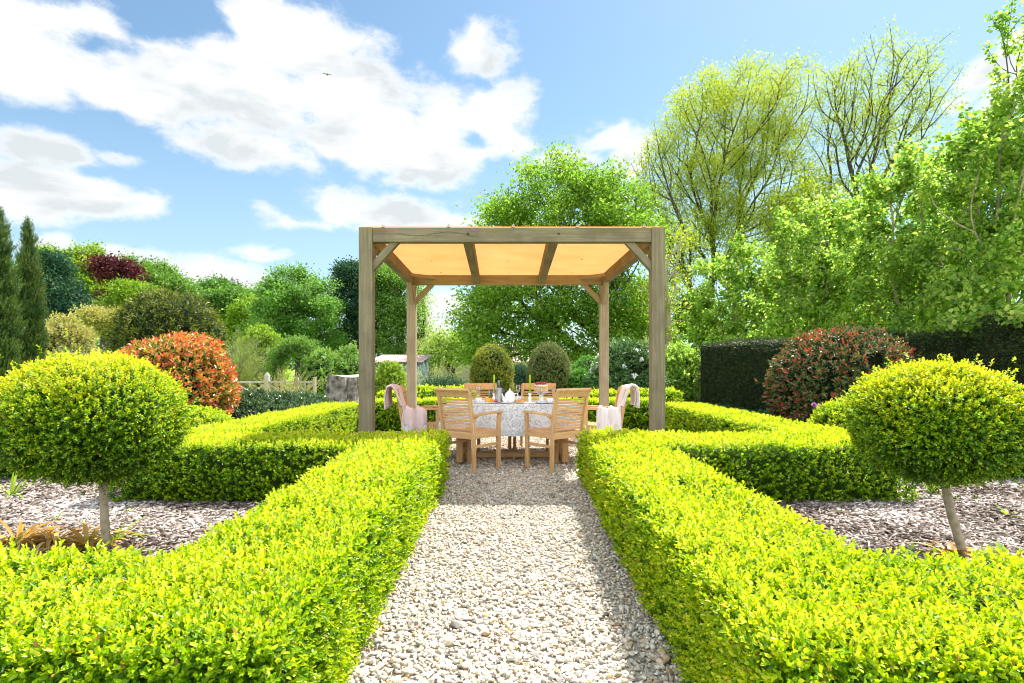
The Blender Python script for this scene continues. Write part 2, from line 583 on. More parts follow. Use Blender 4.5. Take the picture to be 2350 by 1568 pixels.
def tree(name, label, base, ell, mat, bark, ntips=200, nleaf=12000, leaf=.14, aspect=.75, trunk=.25, fork=None, bf=.25, seg=.6, shell=.5,
         sigma=.45, group=None, cat='tree', droop=.15, rtip=.012, tone=(.5, .22), stems=None, twig=2, flat=.75, lump=1.2, sides=5, kind='kite'):
    base = np.array([base[0], base[1], 0.0])
    root = thing(name, label, cat, tuple(base), 0, group)
    tips = tips_in([tuple(e) for e in ell], ntips, shell)
    tips[:, 2] = np.maximum(tips[:, 2], .35)
    if fork is None:
        zs = min(e[2] - e[5] for e in ell)
        c = np.mean([e[:3] for e in ell], axis=0)
        fork = (base[0] * .8 + c[0] * .2, base[1] * .8 + c[1] * .2, max(.8, zs * .7 + c[2] * .3))
    P, par, cnt = grow(base, fork, tips, bf, seg, stems=stems)
    rad = rtip * cnt ** .5
    rad *= 1.0 if rad[0] < trunk else 1.0
    k = (trunk / rad.max())
    rad = rad * (1 + (k - 1) * np.clip(np.log(cnt) / math.log(cnt.max() + 1.0001), 0, 1)) if k > 0 else rad
    i = np.arange(1, len(P))
    r0 = np.where(par[i] == 0, rad[i] * 1.25, np.minimum(rad[par[i]], rad[i] * 1.25))
    V, f = seg_tubes(P[par[i]] - base, P[i] - base, r0, rad[i], sides)
    link_mesh('trunk', V, [f], bark, root, gc=V, smooth=True)
    small = np.where(cnt <= twig)[0]
    small = small[small > 0]
    j = RNG.choice(small, nleaf)
    u = RNG.uniform(0, 1, (nleaf, 1))
    L0 = P[j] * u + P[par[j]] * (1 - u) + RNG.normal(0, 1, (nleaf, 3)) * np.array([[sigma, sigma, sigma * flat]])
    c = np.mean(tips, axis=0)
    outw = unit(L0 - c)
    D = RNG.normal(0, .7, (nleaf, 3)) + outw * .5 + np.array([[0, 0, -droop]])
    NN = np.array([[0, 0, 1.]]) + RNG.normal(0, .55, (nleaf, 3))
    tn = tone[0] + RNG.normal(0, tone[1], nleaf) + nz(L0, lump, 9) * .16
    L = leaf * RNG.uniform(.6, 1.25, nleaf)
    L0[:, 2] = np.maximum(L0[:, 2], .05)
    leaf_mesh('crown', L0 - base, D, NN, L, L * aspect, tn, mat, root, kind)
    return root


def ell_px(cx, cy, rx, ry, Y, dz=None):
    """ellipsoid whose outline is centred on a pixel of the photograph at depth Y"""
    p = at(cx, cy, Y)
    s = Y / F
    return (p.x, p.y, p.z, rx * s, (dz if dz else rx * s), ry * s)
# ================================================================== materials in use
M = {}
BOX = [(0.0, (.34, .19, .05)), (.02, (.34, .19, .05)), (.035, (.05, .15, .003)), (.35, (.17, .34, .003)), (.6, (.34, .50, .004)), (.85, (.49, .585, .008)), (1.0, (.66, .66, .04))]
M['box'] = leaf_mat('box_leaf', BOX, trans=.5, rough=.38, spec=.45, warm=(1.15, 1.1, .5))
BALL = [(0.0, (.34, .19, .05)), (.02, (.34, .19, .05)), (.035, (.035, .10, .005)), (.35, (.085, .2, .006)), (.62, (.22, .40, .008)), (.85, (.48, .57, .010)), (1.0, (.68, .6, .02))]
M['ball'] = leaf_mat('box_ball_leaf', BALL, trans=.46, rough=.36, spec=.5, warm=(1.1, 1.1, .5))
M['twig'] = noise_mat('twig_mass', [(.3, (.018, .04, .006)), (.7, (.045, .075, .012))], scale=40, rough=1, spec=0)
M['twig_dark'] = noise_mat('twig_mass_dark', [(.3, (.012, .02, .008)), (.7, (.03, .035, .015))], scale=30, rough=1, spec=0)
M['bark'] = noise_mat('grey_bark', [(.3, (.06, .055, .045)), (.6, (.14, .13, .105)), (.8, (.22, .2, .17))], scale=9, rough=.95, spec=.1, bump=.6)
M['bark_dark'] = noise_mat('dark_bark', [(.3, (.03, .026, .02)), (.7, (.09, .08, .06))], scale=7, rough=.95, spec=.1, bump=.6)
M['bark_pale'] = noise_mat('pale_bark', [(.3, (.2, .16, .1)), (.5, (.34, .28, .19)), (.75, (.46, .4, .3))], scale=22, rough=.9, spec=.1, bump=.4)


def two(name, lo, mid, hi, trans=.42, rough=.45, spec=.3, warm=(1.05, 1.1, .5)):
    M[name] = leaf_mat(name + '_leaf', [(0, lo), (.5, mid), (1, hi)], trans, rough, spec, warm)


two('beech', (.07, .17, .015), (.19, .35, .035), (.40, .53, .08), trans=.58, warm=(1.05, 1.05, .7))
two('airy', (.16, .24, .02), (.34, .42, .035), (.56, .56, .08), trans=.55)
two('lime_tree', (.08, .2, .025), (.26, .45, .06), (.56, .68, .14), trans=.66, warm=(1.05, 1.05, .75), rough=.35, spec=.45)
two('yew_dark', (.01, .026, .008), (.03, .06, .014), (.11, .135, .025), trans=.2)
two('yew_olive', (.012, .03, .005), (.045, .075, .008), (.23, .25, .02), trans=.25)
two('yew_gold', (.025, .06, .008), (.10, .155, .014), (.46, .42, .04), trans=.3)
two('rhodo', (.02, .07, .015), (.07, .17, .04), (.22, .33, .13), trans=.28, rough=.3, spec=.5)
two('yew_green', (.03, .055, .015), (.10, .14, .03), (.34, .32, .10), trans=.25)
two('dome', (.03, .11, .016), (.09, .26, .035), (.2, .42, .07), trans=.32)
two('conifer', (.015, .05, .032), (.04, .105, .062), (.11, .2, .1), trans=.2, rough=.7, spec=.1)
two('cypress', (.012, .04, .012), (.045, .10, .022), (.20, .25, .05), trans=.2)
two('maple', (.05, .14, .02), (.13, .29, .05), (.28, .44, .11), trans=.5, warm=(1.05, 1.05, .7))
two('limegreen', (.10, .2, .015), (.23, .36, .025), (.42, .5, .06), trans=.45)
two('green', (.06, .16, .03), (.14, .27, .05), (.27, .4, .09), trans=.42)
two('copper', (.03, .008, .012), (.09, .022, .03), (.2, .06, .06), trans=.35, warm=(1.2, .8, .7))
two('willow', (.13, .18, .06), (.23, .29, .10), (.38, .42, .16), trans=.4)
two('tan', (.2, .2, .06), (.36, .33, .1), (.5, .46, .17), trans=.4)
two('pale', (.2, .3, .07), (.33, .44, .11), (.5, .58, .2), trans=.45)
two('laurel', (.012, .05, .012), (.045, .11, .03), (.17, .24, .13), trans=.2, rough=.22, spec=.7)
two('cover', (.01, .06, .02), (.03, .13, .04), (.08, .22, .06), trans=.3)
two('grassy', (.1, .2, .01), (.23, .36, .02), (.4, .48, .05), trans=.4)
two('dead', (.2, .1, .02), (.48, .27, .04), (.7, .5, .14), trans=.4, warm=(1.1, 1, .7))
two('lawnblade', (.12, .23, .012), (.24, .36, .02), (.38, .46, .04), trans=.4)
M['photinia_hot'] = leaf_mat('photinia_leaf_bright', [(0, (.06, .14, .014)), (.22, (.26, .30, .04)), (.42, (.66, .38, .06)), (.62, (.74, .26, .08)), (.82, (.66, .12, .06)), (1, (.62, .05, .06))],
                             trans=.35, rough=.25, spec=.6, warm=(1.1, .9, .6))
M['photinia'] = leaf_mat('photinia_leaf', [(0, (.02, .05, .014)), (.45, (.08, .15, .035)), (.62, (.2, .19, .06)), (.76, (.42, .09, .04)), (1, (.5, .06, .04))],
                         trans=.28, rough=.25, spec=.6, warm=(1.1, .9, .6))
M['flower_purple'] = leaf_mat('allium_floret', [(0, (.3, .08, .32)), (.6, (.5, .2, .52)), (1, (.7, .42, .7))], trans=.3, warm=(1, 1, 1))
M['flower_white'] = leaf_mat('white_petal', [(0, (.7, .7, .66)), (1, (.86, .86, .84))], trans=.3, warm=(1, 1, 1))
M['stem_green'] = noise_mat('green_stem', [(.3, (.1, .2, .04)), (.7, (.2, .3, .07))], scale=20)

M['oak'] = wood_mat('weathered_oak', (.145, .115, .07), (.195, .158, .102), (.27, .225, .15), stain=.55, stain_col=(.105, .08, .055))
M['oak_new'] = wood_mat('paler_oak', (.23, .185, .125), (.31, .25, .17), (.4, .33, .23), stain=.35, stain_col=(.17, .12, .075))
M['teak'] = wood_mat('teak', (.40, .215, .09), (.56, .335, .15), (.66, .44, .23), scale=(70, 70, 3), stain=.22, stain_col=(.34, .18, .08), rough=.6, bump=.12)
M['fence_wood'] = wood_mat('silver_wood', (.25, .22, .18), (.38, .35, .3), (.5, .47, .42), stain=.25)
M['iron'] = noise_mat('dark_iron', [(.3, (.03, .03, .03)), (.7, (.07, .065, .06))], scale=40, rough=.6)
M['galv'] = noise_mat('dull_zinc', [(.3, (.28, .28, .27)), (.7, (.42, .42, .4))], scale=40, rough=.5, metal=.5)


# ================================================================== ground
def sheet(name, pts, z, mat, kind='structure'):
    V = np.array([(x, y, z) for x, y in pts])
    o = link_mesh(name, V, [np.array([list(range(len(pts)))])], mat)
    tag(o, kind=kind)
    return o


def ground_mat(name, cols, s1, s2, rough=.95, bump=.5, dist=.02, amt=.5):
    m, nt, out = nt_new(name)
    L = nt.links
    tc = N(nt, 'ShaderNodeTexCoord')
    a = N(nt, 'ShaderNodeTexNoise', ins={'Scale': s1, 'Detail': 8.0, 'Roughness': .65})
    b = N(nt, 'ShaderNodeTexNoise', ins={'Scale': s2, 'Detail': 3.0})
    for n in (a, b): L.new(tc.outputs['Object'], n.inputs[0])
    mx = N(nt, 'ShaderNodeMix', data_type='FLOAT', ins={0: amt})
    L.new(a.outputs[0], mx.inputs[2]); L.new(b.outputs[0], mx.inputs[3])
    r = ramp(nt, cols, mx.outputs[0])
    p = N(nt, 'ShaderNodeBsdfPrincipled', ins={'Roughness': rough, 'Specular IOR Level': .15})
    L.new(r.outputs[0], p.inputs['Base Color'])
    bp = N(nt, 'ShaderNodeBump', ins={'Strength': bump, 'Distance': dist})
    L.new(a.outputs[0], bp.inputs['Height']); L.new(bp.outputs[0], p.inputs['Normal'])
    L.new(p.outputs[0], out.inputs[0])
    return m


M['lawn'] = ground_mat('lawn_grass', [(.3, (.11, .2, .015)), (.5, (.2, .32, .02)), (.7, (.3, .4, .035))], 30, .35)
M['mulch'] = ground_mat('mulch_floor', [(.3, (.06, .04, .033)), (.5, (.19, .135, .115)), (.7, (.33, .26, .235))], 45, 3)
M['gravel_floor'] = ground_mat('gravel_floor', [(.3, (.22, .19, .15)), (.5, (.40, .35, .28)), (.7, (.54, .49, .41))], 60, 4)
M['soil'] = ground_mat('bed_soil', [(.3, (.03, .022, .016)), (.6, (.07, .05, .036)), (.8, (.11, .085, .06))], 18, 2)

S = 420
sheet('ground', [(-S, -60), (S, -60), (S, 700), (-S, 700)], -.012, M['lawn'])
sheet('flower_bed_soil', [(-9.2, 8.2), (-3.4, 8.2), (-3.2, 13.2), (-2.4, 15.4), (-9.4, 15.4)], -.004, M['soil'])
sheet('flower_bed_soil', [(3.2, 8.2), (10.5, 5.5), (10.8, 9.6), (5.6, 17.2), (3.2, 14.6)], -.004, M['soil'])
sheet('mulch_bed', [(-7.5, 1.0), (-.62, 1.0), (-.62, 5.4), (-3.0, 5.4), (-3.0, 10.8), (-3.6, 10.8), (-7.5, 8.1)], 0, M['mulch'])
sheet('mulch_bed', [(.62, 1.0), (7.8, 1.0), (7.8, 6.6), (3.6, 9.2), (3.6, 10.8), (3.0, 10.8), (3.0, 5.4), (.62, 5.4)], 0, M['mulch'])
sheet('gravel_path', [(-.66, -1.5), (.67, -1.5), (.67, 5.5), (3.1, 5.5), (3.1, 10.7), (-3.1, 10.7), (-3.1, 5.5), (-.66, 5.5)], .004, M['gravel_floor'])

# ---- loose stones
def ico(sub):
    import bmesh
    bm = bmesh.new()
    bmesh.ops.create_icosphere(bm, subdivisions=sub, radius=1)
    v = np.array([p.co[:] for p in bm.verts]); f = np.array([[q.index for q in p.verts] for p in bm.faces])
    bm.free()
    return v, f


def stones(name, xy, size, mat, sub=1, flatten=.55):
    v, f = ico(sub)
    n = len(xy)
    k = len(v)
    r = RNG.normal(0, 1, (n, k, 3)) * (.17 if sub == 1 else .07)
    V = v[None] + r
    V = V * RNG.uniform(.65, 1.45, (n, 1, 3))
    # a few flat chips broken across
    for _ in range(4):
        pl = unit(RNG.normal(size=(n, 3)))
        dd = (V * pl[:, None, :]).sum(2)
        cut = RNG.uniform(.15, .75, (n, 1))
        V = V - pl[:, None, :] * (np.maximum(0, dd - cut))[:, :, None]
    V[:, :, 2] *= flatten * RNG.uniform(.7, 1.5, (n, 1))
    th = RNG.uniform(0, 6.28, n); tl = RNG.normal(0, .45, n)
    c, s_ = np.cos(tl)[:, None], np.sin(tl)[:, None]
    V = np.stack([V[:, :, 0], V[:, :, 1] * c - V[:, :, 2] * s_, V[:, :, 1] * s_ + V[:, :, 2] * c], 2)
    c, s_ = np.cos(th)[:, None], np.sin(th)[:, None]
    V = np.stack([V[:, :, 0] * c - V[:, :, 1] * s_, V[:, :, 0] * s_ + V[:, :, 1] * c, V[:, :, 2]], 2)
    sz = np.asarray(size)[:, None, None]
    V = V * sz
    V[:, :, 0] += xy[:, 0:1]; V[:, :, 1] += xy[:, 1:2]
    V[:, :, 2] += .004 + (sz[:, :, 0] * RNG.uniform(.1, .8, (n, 1)))
    fs = (np.arange(n) * k)[:, None, None] + f[None]
    tn = np.repeat(RNG.uniform(0, 1, n), k)
    o = link_mesh(name, V.reshape(-1, 3), [fs.reshape(-1, 3)], mat, tone=tn)
    tag(o, 'loose pale angular gravel stones covering the path', 'gravel', kind='stuff')
    return o


M['stone'] = tone_mat('flint_gravel', [(0, (.15, .14, .13)), (.1, (.32, .30, .27)), (.24, (.46, .41, .33)), (.5, (.62, .54, .42)), (.72, (.74, .68, .58)), (.86, (.54, .39, .24)), (.93, (.34, .23, .14)), (1, (.78, .75, .7))],
                      rough=.7, spec=.3, nscale=70, namt=.3)
k = 8200
near = np.stack([RNG.uniform(-.72, .74, k), RNG.uniform(1.25, 2.8, k)], 1)
stones('gravel', near, RNG.uniform(.005, .0155, k) * np.where(RNG.uniform(0, 1, k) > .93, 1.5, 1), M['stone'], 2)
k = 17000
far_ = np.stack([RNG.uniform(-.72, .74, k), RNG.uniform(2.8, 6.0, k)], 1)
stones('gravel', far_, RNG.uniform(.006, .0165, k), M['stone'], 1)
n = 30000
yard = np.stack([RNG.uniform(-2.8, 2.8, n), RNG.uniform(5.7, 10.5, n)], 1)
yard = yard[~((np.abs(yard[:, 0]) < .7) & (yard[:, 1] < 6.0))]
stones('gravel', yard, RNG.uniform(.009, .02, len(yard)), M['stone'], 1)

# ---- bark chips
def chips(name, rects, n, mat):
    P = []
    ar = [(b - a) * (d - c) for a, b, c, d in rects]
    for (a, b, c, d), A in zip(rects, ar):
        k = int(n * A / sum(ar))
        P.append(np.stack([RNG.uniform(a, b, k), RNG.uniform(c, d, k), np.full(k, .006)], 1))
    P = np.concatenate(P)
    k = len(P)
    d = np.hypot(P[:, 0], P[:, 1])
    th = RNG.uniform(0, 6.28, k)
    D = np.stack([np.cos(th), np.sin(th), RNG.normal(0, .22, k)], 1)
    U = unit(np.stack([RNG.normal(0, .3, k), RNG.normal(0, .3, k), np.ones(k)], 1))
    D = unit(D)
    Sd = unit(np.cross(D, U)); U = np.cross(Sd, D)
    sc = np.maximum(1, d / 3.2) ** .6
    L = (RNG.uniform(.008, .036, k) * sc)[:, None]; W = (RNG.uniform(.003, .009, k) * sc)[:, None]; T = RNG.uniform(.002, .005, k)[:, None]
    P[:, 2] += RNG.uniform(0, .016, k)
    V = []
    for sz in (-1, 1):
        for sx, sy in ((-1, -1), (1, -1), (1, 1), (-1, 1)):
            j = RNG.uniform(.6, 1.0, (k, 1))
            V.append(P + D * L * sx * j + Sd * W * sy * j + U * T * sz)
    V = np.stack(V, 1).reshape(-1, 3)
    f = np.array([[4, 5, 6, 7], [0, 1, 5, 4], [1, 2, 6, 5], [2, 3, 7, 6], [3, 0, 4, 7]])
    fs = (np.arange(k) * 8)[:, None, None] + f[None]
    o = link_mesh(name, V, [fs.reshape(-1, 4)], mat, tone=np.repeat(np.clip(RNG.uniform(0, 1, k) + .22 * nz(P, .7, 21), 0, 1), 8))
    tag(o, 'pinkish brown bark chips mulching the beds', 'bark mulch', kind='stuff')


M['chip'] = tone_mat('bark_chip', [(0, (.04, .03, .022)), (.3, (.125, .095, .078)), (.6, (.26, .21, .185)), (.85, (.38, .33, .30)), (1, (.53, .49, .46))], rough=.9, spec=.1, nscale=90)
chips('bark_chips', [(-3.3, -1.15, 1.9, 5.0), (-5.6, -3.0, 3.2, 7.2)], 44000, M['chip'])
chips('bark_chips', [(1.15, 3.3, 1.9, 5.0), (3.0, 5.8, 3.2, 6.8)], 44000, M['chip'])

k = 90
lv = np.stack([RNG.uniform(-.62, .64, k), RNG.uniform(1.4, 6.2, k), RNG.uniform(.014, .024, k)], 1)
o = leaf_mesh('fallen_leaves', lv, np.concatenate([RNG.normal(0, 1, (k, 2)), RNG.normal(0, .15, (k, 1))], 1), np.array([[0, 0, 1.]]) + RNG.normal(0, .25, (k, 3)), RNG.uniform(.015, .035, k), .012, RNG.uniform(.2, .9, k), M['dead'], None, 'oval')
tag(o, 'small fallen brown leaves scattered over the gravel', 'fallen leaves', kind='stuff')

# ---- grass on the lawn that shows between the shrubs
def grass_patch(name, n, x0, x1, y0, y1, h):
    P = np.stack([RNG.uniform(x0, x1, n), RNG.uniform(y0, y1, n), np.full(n, -.012)], 1)
    D = np.array([[0, 0, 1.]]) + RNG.normal(0, .35, (n, 3))
    NN = RNG.normal(0, 1, (n, 3))
    o = leaf_mesh(name, P, D, NN, h * RNG.uniform(.5, 1.2, n), h * .22, .5 + RNG.normal(0, .2, n), M['lawnblade'], None)
    tag(o, 'short bright green lawn grass beyond the hedges', 'grass', kind='stuff')


grass_patch('grass', 14000, -7, 4.5, 15.5, 40, .13)
grass_patch('grass', 6000, 3.3, 9, 14.5, 24, .13)

# ================================================================== box hedges
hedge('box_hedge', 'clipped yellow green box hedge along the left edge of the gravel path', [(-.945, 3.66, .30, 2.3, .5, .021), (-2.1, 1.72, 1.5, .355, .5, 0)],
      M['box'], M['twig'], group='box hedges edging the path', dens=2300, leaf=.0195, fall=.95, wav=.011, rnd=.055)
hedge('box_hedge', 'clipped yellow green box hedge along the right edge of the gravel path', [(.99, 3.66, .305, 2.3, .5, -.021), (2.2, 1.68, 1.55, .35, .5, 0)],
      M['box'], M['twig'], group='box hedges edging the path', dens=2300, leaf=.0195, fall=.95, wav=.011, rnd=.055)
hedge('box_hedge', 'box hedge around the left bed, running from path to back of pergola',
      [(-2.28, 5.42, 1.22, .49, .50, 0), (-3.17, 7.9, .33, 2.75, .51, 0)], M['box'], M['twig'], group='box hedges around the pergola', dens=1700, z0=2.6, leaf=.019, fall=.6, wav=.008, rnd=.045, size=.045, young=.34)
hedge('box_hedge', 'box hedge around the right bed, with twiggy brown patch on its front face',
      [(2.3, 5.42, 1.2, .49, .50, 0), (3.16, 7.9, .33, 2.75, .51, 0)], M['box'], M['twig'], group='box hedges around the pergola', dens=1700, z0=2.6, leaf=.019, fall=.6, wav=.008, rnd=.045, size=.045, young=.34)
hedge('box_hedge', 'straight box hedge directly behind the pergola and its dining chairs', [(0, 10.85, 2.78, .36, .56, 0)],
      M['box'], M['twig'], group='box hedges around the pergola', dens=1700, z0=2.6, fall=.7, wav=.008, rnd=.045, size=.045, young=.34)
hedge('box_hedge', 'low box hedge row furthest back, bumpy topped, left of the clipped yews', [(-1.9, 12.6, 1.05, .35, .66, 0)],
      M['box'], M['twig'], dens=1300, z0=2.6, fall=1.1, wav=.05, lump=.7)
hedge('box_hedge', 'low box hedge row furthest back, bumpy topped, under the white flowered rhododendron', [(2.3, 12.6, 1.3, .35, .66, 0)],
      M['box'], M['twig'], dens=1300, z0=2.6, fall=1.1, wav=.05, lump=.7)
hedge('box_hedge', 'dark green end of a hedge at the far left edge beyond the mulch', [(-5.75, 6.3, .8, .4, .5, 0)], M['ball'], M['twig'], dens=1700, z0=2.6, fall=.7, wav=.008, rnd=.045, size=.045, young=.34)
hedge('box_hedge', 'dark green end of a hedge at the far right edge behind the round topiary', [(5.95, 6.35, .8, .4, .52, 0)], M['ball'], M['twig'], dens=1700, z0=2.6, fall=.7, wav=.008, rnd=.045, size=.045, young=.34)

# ================================================================== standard topiary balls
def standard(label, pts, cx, cy, cz, rx, rz, lean=0):
    base = pts[0]
    root = thing('topiary_ball_tree', label, 'topiary tree', tuple(base), 0, 'standard topiary balls')
    c = np.array([cx, cy, cz])
    n = 9500
    P, NV, _ = revolve(ball(rz, rx, 0, 14, 2.25), n)
    W = P + c
    P = W + NV * (nz(W, .3, 1) * .014 + nz(W, .12, 2) * .012)[:, None] - NV * (RNG.uniform(0, 1, n) ** 2 * .05)[:, None]
    P += NV * (np.maximum(0, RNG.normal(0, 1, n) - .6) ** 2 * .02)[:, None]
    A = NV + np.array([[0, 0, .3]]) + RNG.normal(0, .4, P.shape)
    base_t = nz(W, .2, 3) * .08 + np.clip(NV[:, 2], -.6, 1) * .32 - .08  # lower half a darker green: the ball's underside shade put into leaf tone
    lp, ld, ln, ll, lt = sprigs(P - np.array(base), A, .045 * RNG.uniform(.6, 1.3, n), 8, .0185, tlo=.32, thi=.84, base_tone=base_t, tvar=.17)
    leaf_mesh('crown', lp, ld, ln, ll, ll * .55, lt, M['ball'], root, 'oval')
    mb = MB()
    q = c - np.array(base)
    mb.lathe([(r * .86, z * .86) for z, r in ball(rz, rx, 0, 10, 2.25)], q, 22)
    mb.build('branches', M['twig'], root)
    mb = MB()
    rel = [Vector(p) - Vector(base) for p in pts]
    # smooth the line of the stem
    fine = []
    for i in range(len(rel) - 1):
        for k in range(5):
            t = k / 5
            fine.append(rel[i].lerp(rel[i + 1], t))
    fine.append(rel[-1])
    for _ in range(3):
        fine = [fine[0]] + [(fine[i - 1] + fine[i] * 2 + fine[i + 1]) / 4 for i in range(1, len(fine) - 1)] + [fine[-1]]
    mb.tube(fine, [.0265 - .005 * i / len(fine) + .0012 * math.sin(i * 1.7) for i in range(len(fine))], 12)
    mb.build('trunk', M['bark_pale'], root, smooth=True)
    return root


Y0 = 3.68
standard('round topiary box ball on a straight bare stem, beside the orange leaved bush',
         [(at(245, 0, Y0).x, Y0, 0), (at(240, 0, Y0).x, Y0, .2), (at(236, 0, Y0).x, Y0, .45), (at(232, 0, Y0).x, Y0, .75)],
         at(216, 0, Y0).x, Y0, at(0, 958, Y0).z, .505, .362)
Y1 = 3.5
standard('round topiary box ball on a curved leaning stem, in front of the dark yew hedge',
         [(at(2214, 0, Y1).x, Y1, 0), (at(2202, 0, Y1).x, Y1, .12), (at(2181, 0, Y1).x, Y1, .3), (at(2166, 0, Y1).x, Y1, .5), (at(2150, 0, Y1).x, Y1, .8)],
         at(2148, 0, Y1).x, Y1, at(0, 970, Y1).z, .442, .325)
# ================================================================== pergola
YF, YR = 6.2, 9.35
PX0, PX1 = at(827, 0, YF).x, at(1523, 0, YF).x
RX0, RX1 = at(935, 0, YR).x, at(1396, 0, YR).x
PW = .145
ZT = 2.70
BH = .155
root = thing('pergola', 'weathered oak pergola with four square posts and an orange fabric roof over the dining table', 'pergola', (0, YF, 0))


def lp(x, y, z): return Vector((x, y - YF, z))


# every side of the frame takes the place where it stands (the frame is a hand's width out of square)
fl, fr = PX0 + PW / 2, PX1 - PW / 2
rl, rr = RX0 + PW / 2, RX1 - PW / 2
for x, y, m in ((fl, YF, 'oak'), (fr, YF, 'oak'), (rl, YR, 'oak_new'), (rr, YR, 'oak_new')):
    b = MB(); b.bar(lp(x, y, -.02), lp(x, y, ZT if y == YF else ZT - BH - .003), PW, PW, up=(0, 1, 0))
    b.build('post', M[m], root, bevel=.006)
b = MB(); b.bar(lp(fl + PW / 2, YF - .012, ZT - BH / 2 - .004), lp(fr - PW / 2, YF - .012, ZT - BH / 2 - .004), .1, BH)
fb = b.build('front_beam', M['oak'], root, bevel=.006)
b = MB()   # the long drying crack
cx0 = at(905, 0, YF).x
pts = [lp(cx0 + i * .09 + .02, YF - .0625, ZT - .055 - .03 * math.sin(i * .7) - i * .004) for i in range(11)]
b.tube(pts, [.0006] + [.0022] * 9 + [.0006], 4)
b.build('crack', M['iron'], fb)
b = MB(); b.bar(lp(rl - PW / 2, YR, ZT - BH / 2), lp(rr + PW / 2, YR, ZT - BH / 2), .11, BH)
b.build('rear_beam', M['oak_new'], root, bevel=.006)
for xa, xb in ((fl, rl), (fr, rr)):
    b = MB(); b.bar(lp(xa, YF + PW / 2, ZT - BH / 2), lp(xb, YR - .056, ZT - BH / 2), .1, BH)
    b.build('side_beam', M['oak'], root, bevel=.006)
for pa, pb in ((1073, 1094.5), (1271, 1242)):
    xa, xb = at(pa, 0, YF).x, at(pb, 0, YR).x
    b = MB(); b.bar(lp(xa, YF + .04, ZT - BH / 2 - .002), lp(xb, YR - .057, ZT - BH / 2 - .002), .105, BH - .01)
    b.build('rafter', M['oak'], root, bevel=.005)


def brace(p, q, m, w=.075, h=.085, up=(0, 1, 0)):
    b = MB(); b.bar(p, q, w, h, up=up)
    b.build('brace', M[m], root, bevel=.004)


zb = ZT - BH
for x, s in ((fl, 1), (fr, -1)):
    brace(lp(x + s * PW * .3, YF + .004, zb - .29), lp(x + s * .33, YF + .004, zb + .03), 'oak', .075, .08)
    brace(lp(x, YF + PW * .3, zb - .29), lp(x, YF + .33, zb + .03), 'oak', .08, .075, up=(1, 0, 0))
for x, s in ((rl, 1), (rr, -1)):
    brace(lp(x + s * PW * .3, YR + .004, zb - .29), lp(x + s * .34, YR + .004, zb + .02), 'oak_new', .075, .08)
    brace(lp(x + s * .01, YR - PW * .3, zb - .30), lp(x + s * .01, YR - .33, zb + .02), 'oak_new', .08, .075, up=(1, 0, 0))
    brace(lp(x + s * .02, YR - .36, zb + .11), lp(x + s * .38, YR - .04, zb + .11), 'oak_new', .07, .05, up=(0, 0, 1))

m, nt, out = nt_new('amber_canvas')
tcn = N(nt, 'ShaderNodeTexCoord')
n1 = N(nt, 'ShaderNodeTexNoise', ins={'Scale': 2.2, 'Detail': 4.0})
nt.links.new(tcn.outputs['Object'], n1.inputs[0])
r1 = ramp(nt, [(.3, (.62, .265, .085)), (.7, (.67, .32, .115))], n1.outputs[0])
pb = N(nt, 'ShaderNodeBsdfDiffuse'); tb = N(nt, 'ShaderNodeBsdfTranslucent')
nt.links.new(r1.outputs[0], pb.inputs[0]); nt.links.new(r1.outputs[0], tb.inputs[0])
mxs = N(nt, 'ShaderNodeMixShader', ins={0: .42})
nt.links.new(pb.outputs[0], mxs.inputs[1]); nt.links.new(tb.outputs[0], mxs.inputs[2]); nt.links.new(mxs.outputs[0], out.inputs[0])
M['canvas'] = m
# canvas: one stretched sheet lying on the beams, sagging a little between them
nx, ny = 49, 33
V = []
for j in range(ny):
    v = j / (ny - 1)
    x0 = (fl - .05) * (1 - v) + (rl - .05) * v; x1 = (fr + .05) * (1 - v) + (rr + .05) * v
    for i in range(nx):
        u = i / (nx - 1)
        sag = .022 * math.sin(3 * math.pi * u) ** 2 * math.sin(math.pi * v)
        V.append((x0 + (x1 - x0) * u, (YF - .05 + (YR + .05 - YF + .05) * v) - YF, ZT + .006 - sag + (.004 if v < .5 else 0)))
fs = [[j * nx + i, j * nx + i + 1, (j + 1) * nx + i + 1, (j + 1) * nx + i] for j in range(ny - 1) for i in range(nx - 1)]
cn = link_mesh('canopy', V, [np.array(fs)], M['canvas'], root, smooth=True)
for px, py in ((990, 597), (1012, 624), (1165, 597), (1170, 625), (1335, 594), (1312, 623)):
    y = (ZT - .012 - EYE) * F / (HZ - py)
    b = MB(); b.lathe([(.002, -.006), (.012, -.004), (.012, .0), (.004, .002)], lp(at(px, 0, y).x, y, ZT - .024), 10)
    b.build('eyelet', M['iron'], cn)
for px in (880, 1030, 1178, 1325, 1478):
    x = at(px, 0, YF).x
    b = MB(); b.box(lp(x, YF - .01, ZT + .016), (.03, .03, .018)); b.tube([lp(x - .012, YF - .01, ZT + .024), lp(x, YF - .012, ZT + .046), lp(x + .013, YF - .01, ZT + .03)], .006, 6)
    b.build('cleat', M['galv'], root)
for px in (1075, 1281):
    b = MB(); b.lathe([(.012, 0), (.012, .006), (.007, .01)], (0, 0, 0), 10)
    o = b.build('bolt', M['iron'], root); o.location = lp(at(px, 0, YF).x, YF - .062, ZT - .07); o.rotation_euler = (R(90), 0, 0)

# ================================================================== teak chairs


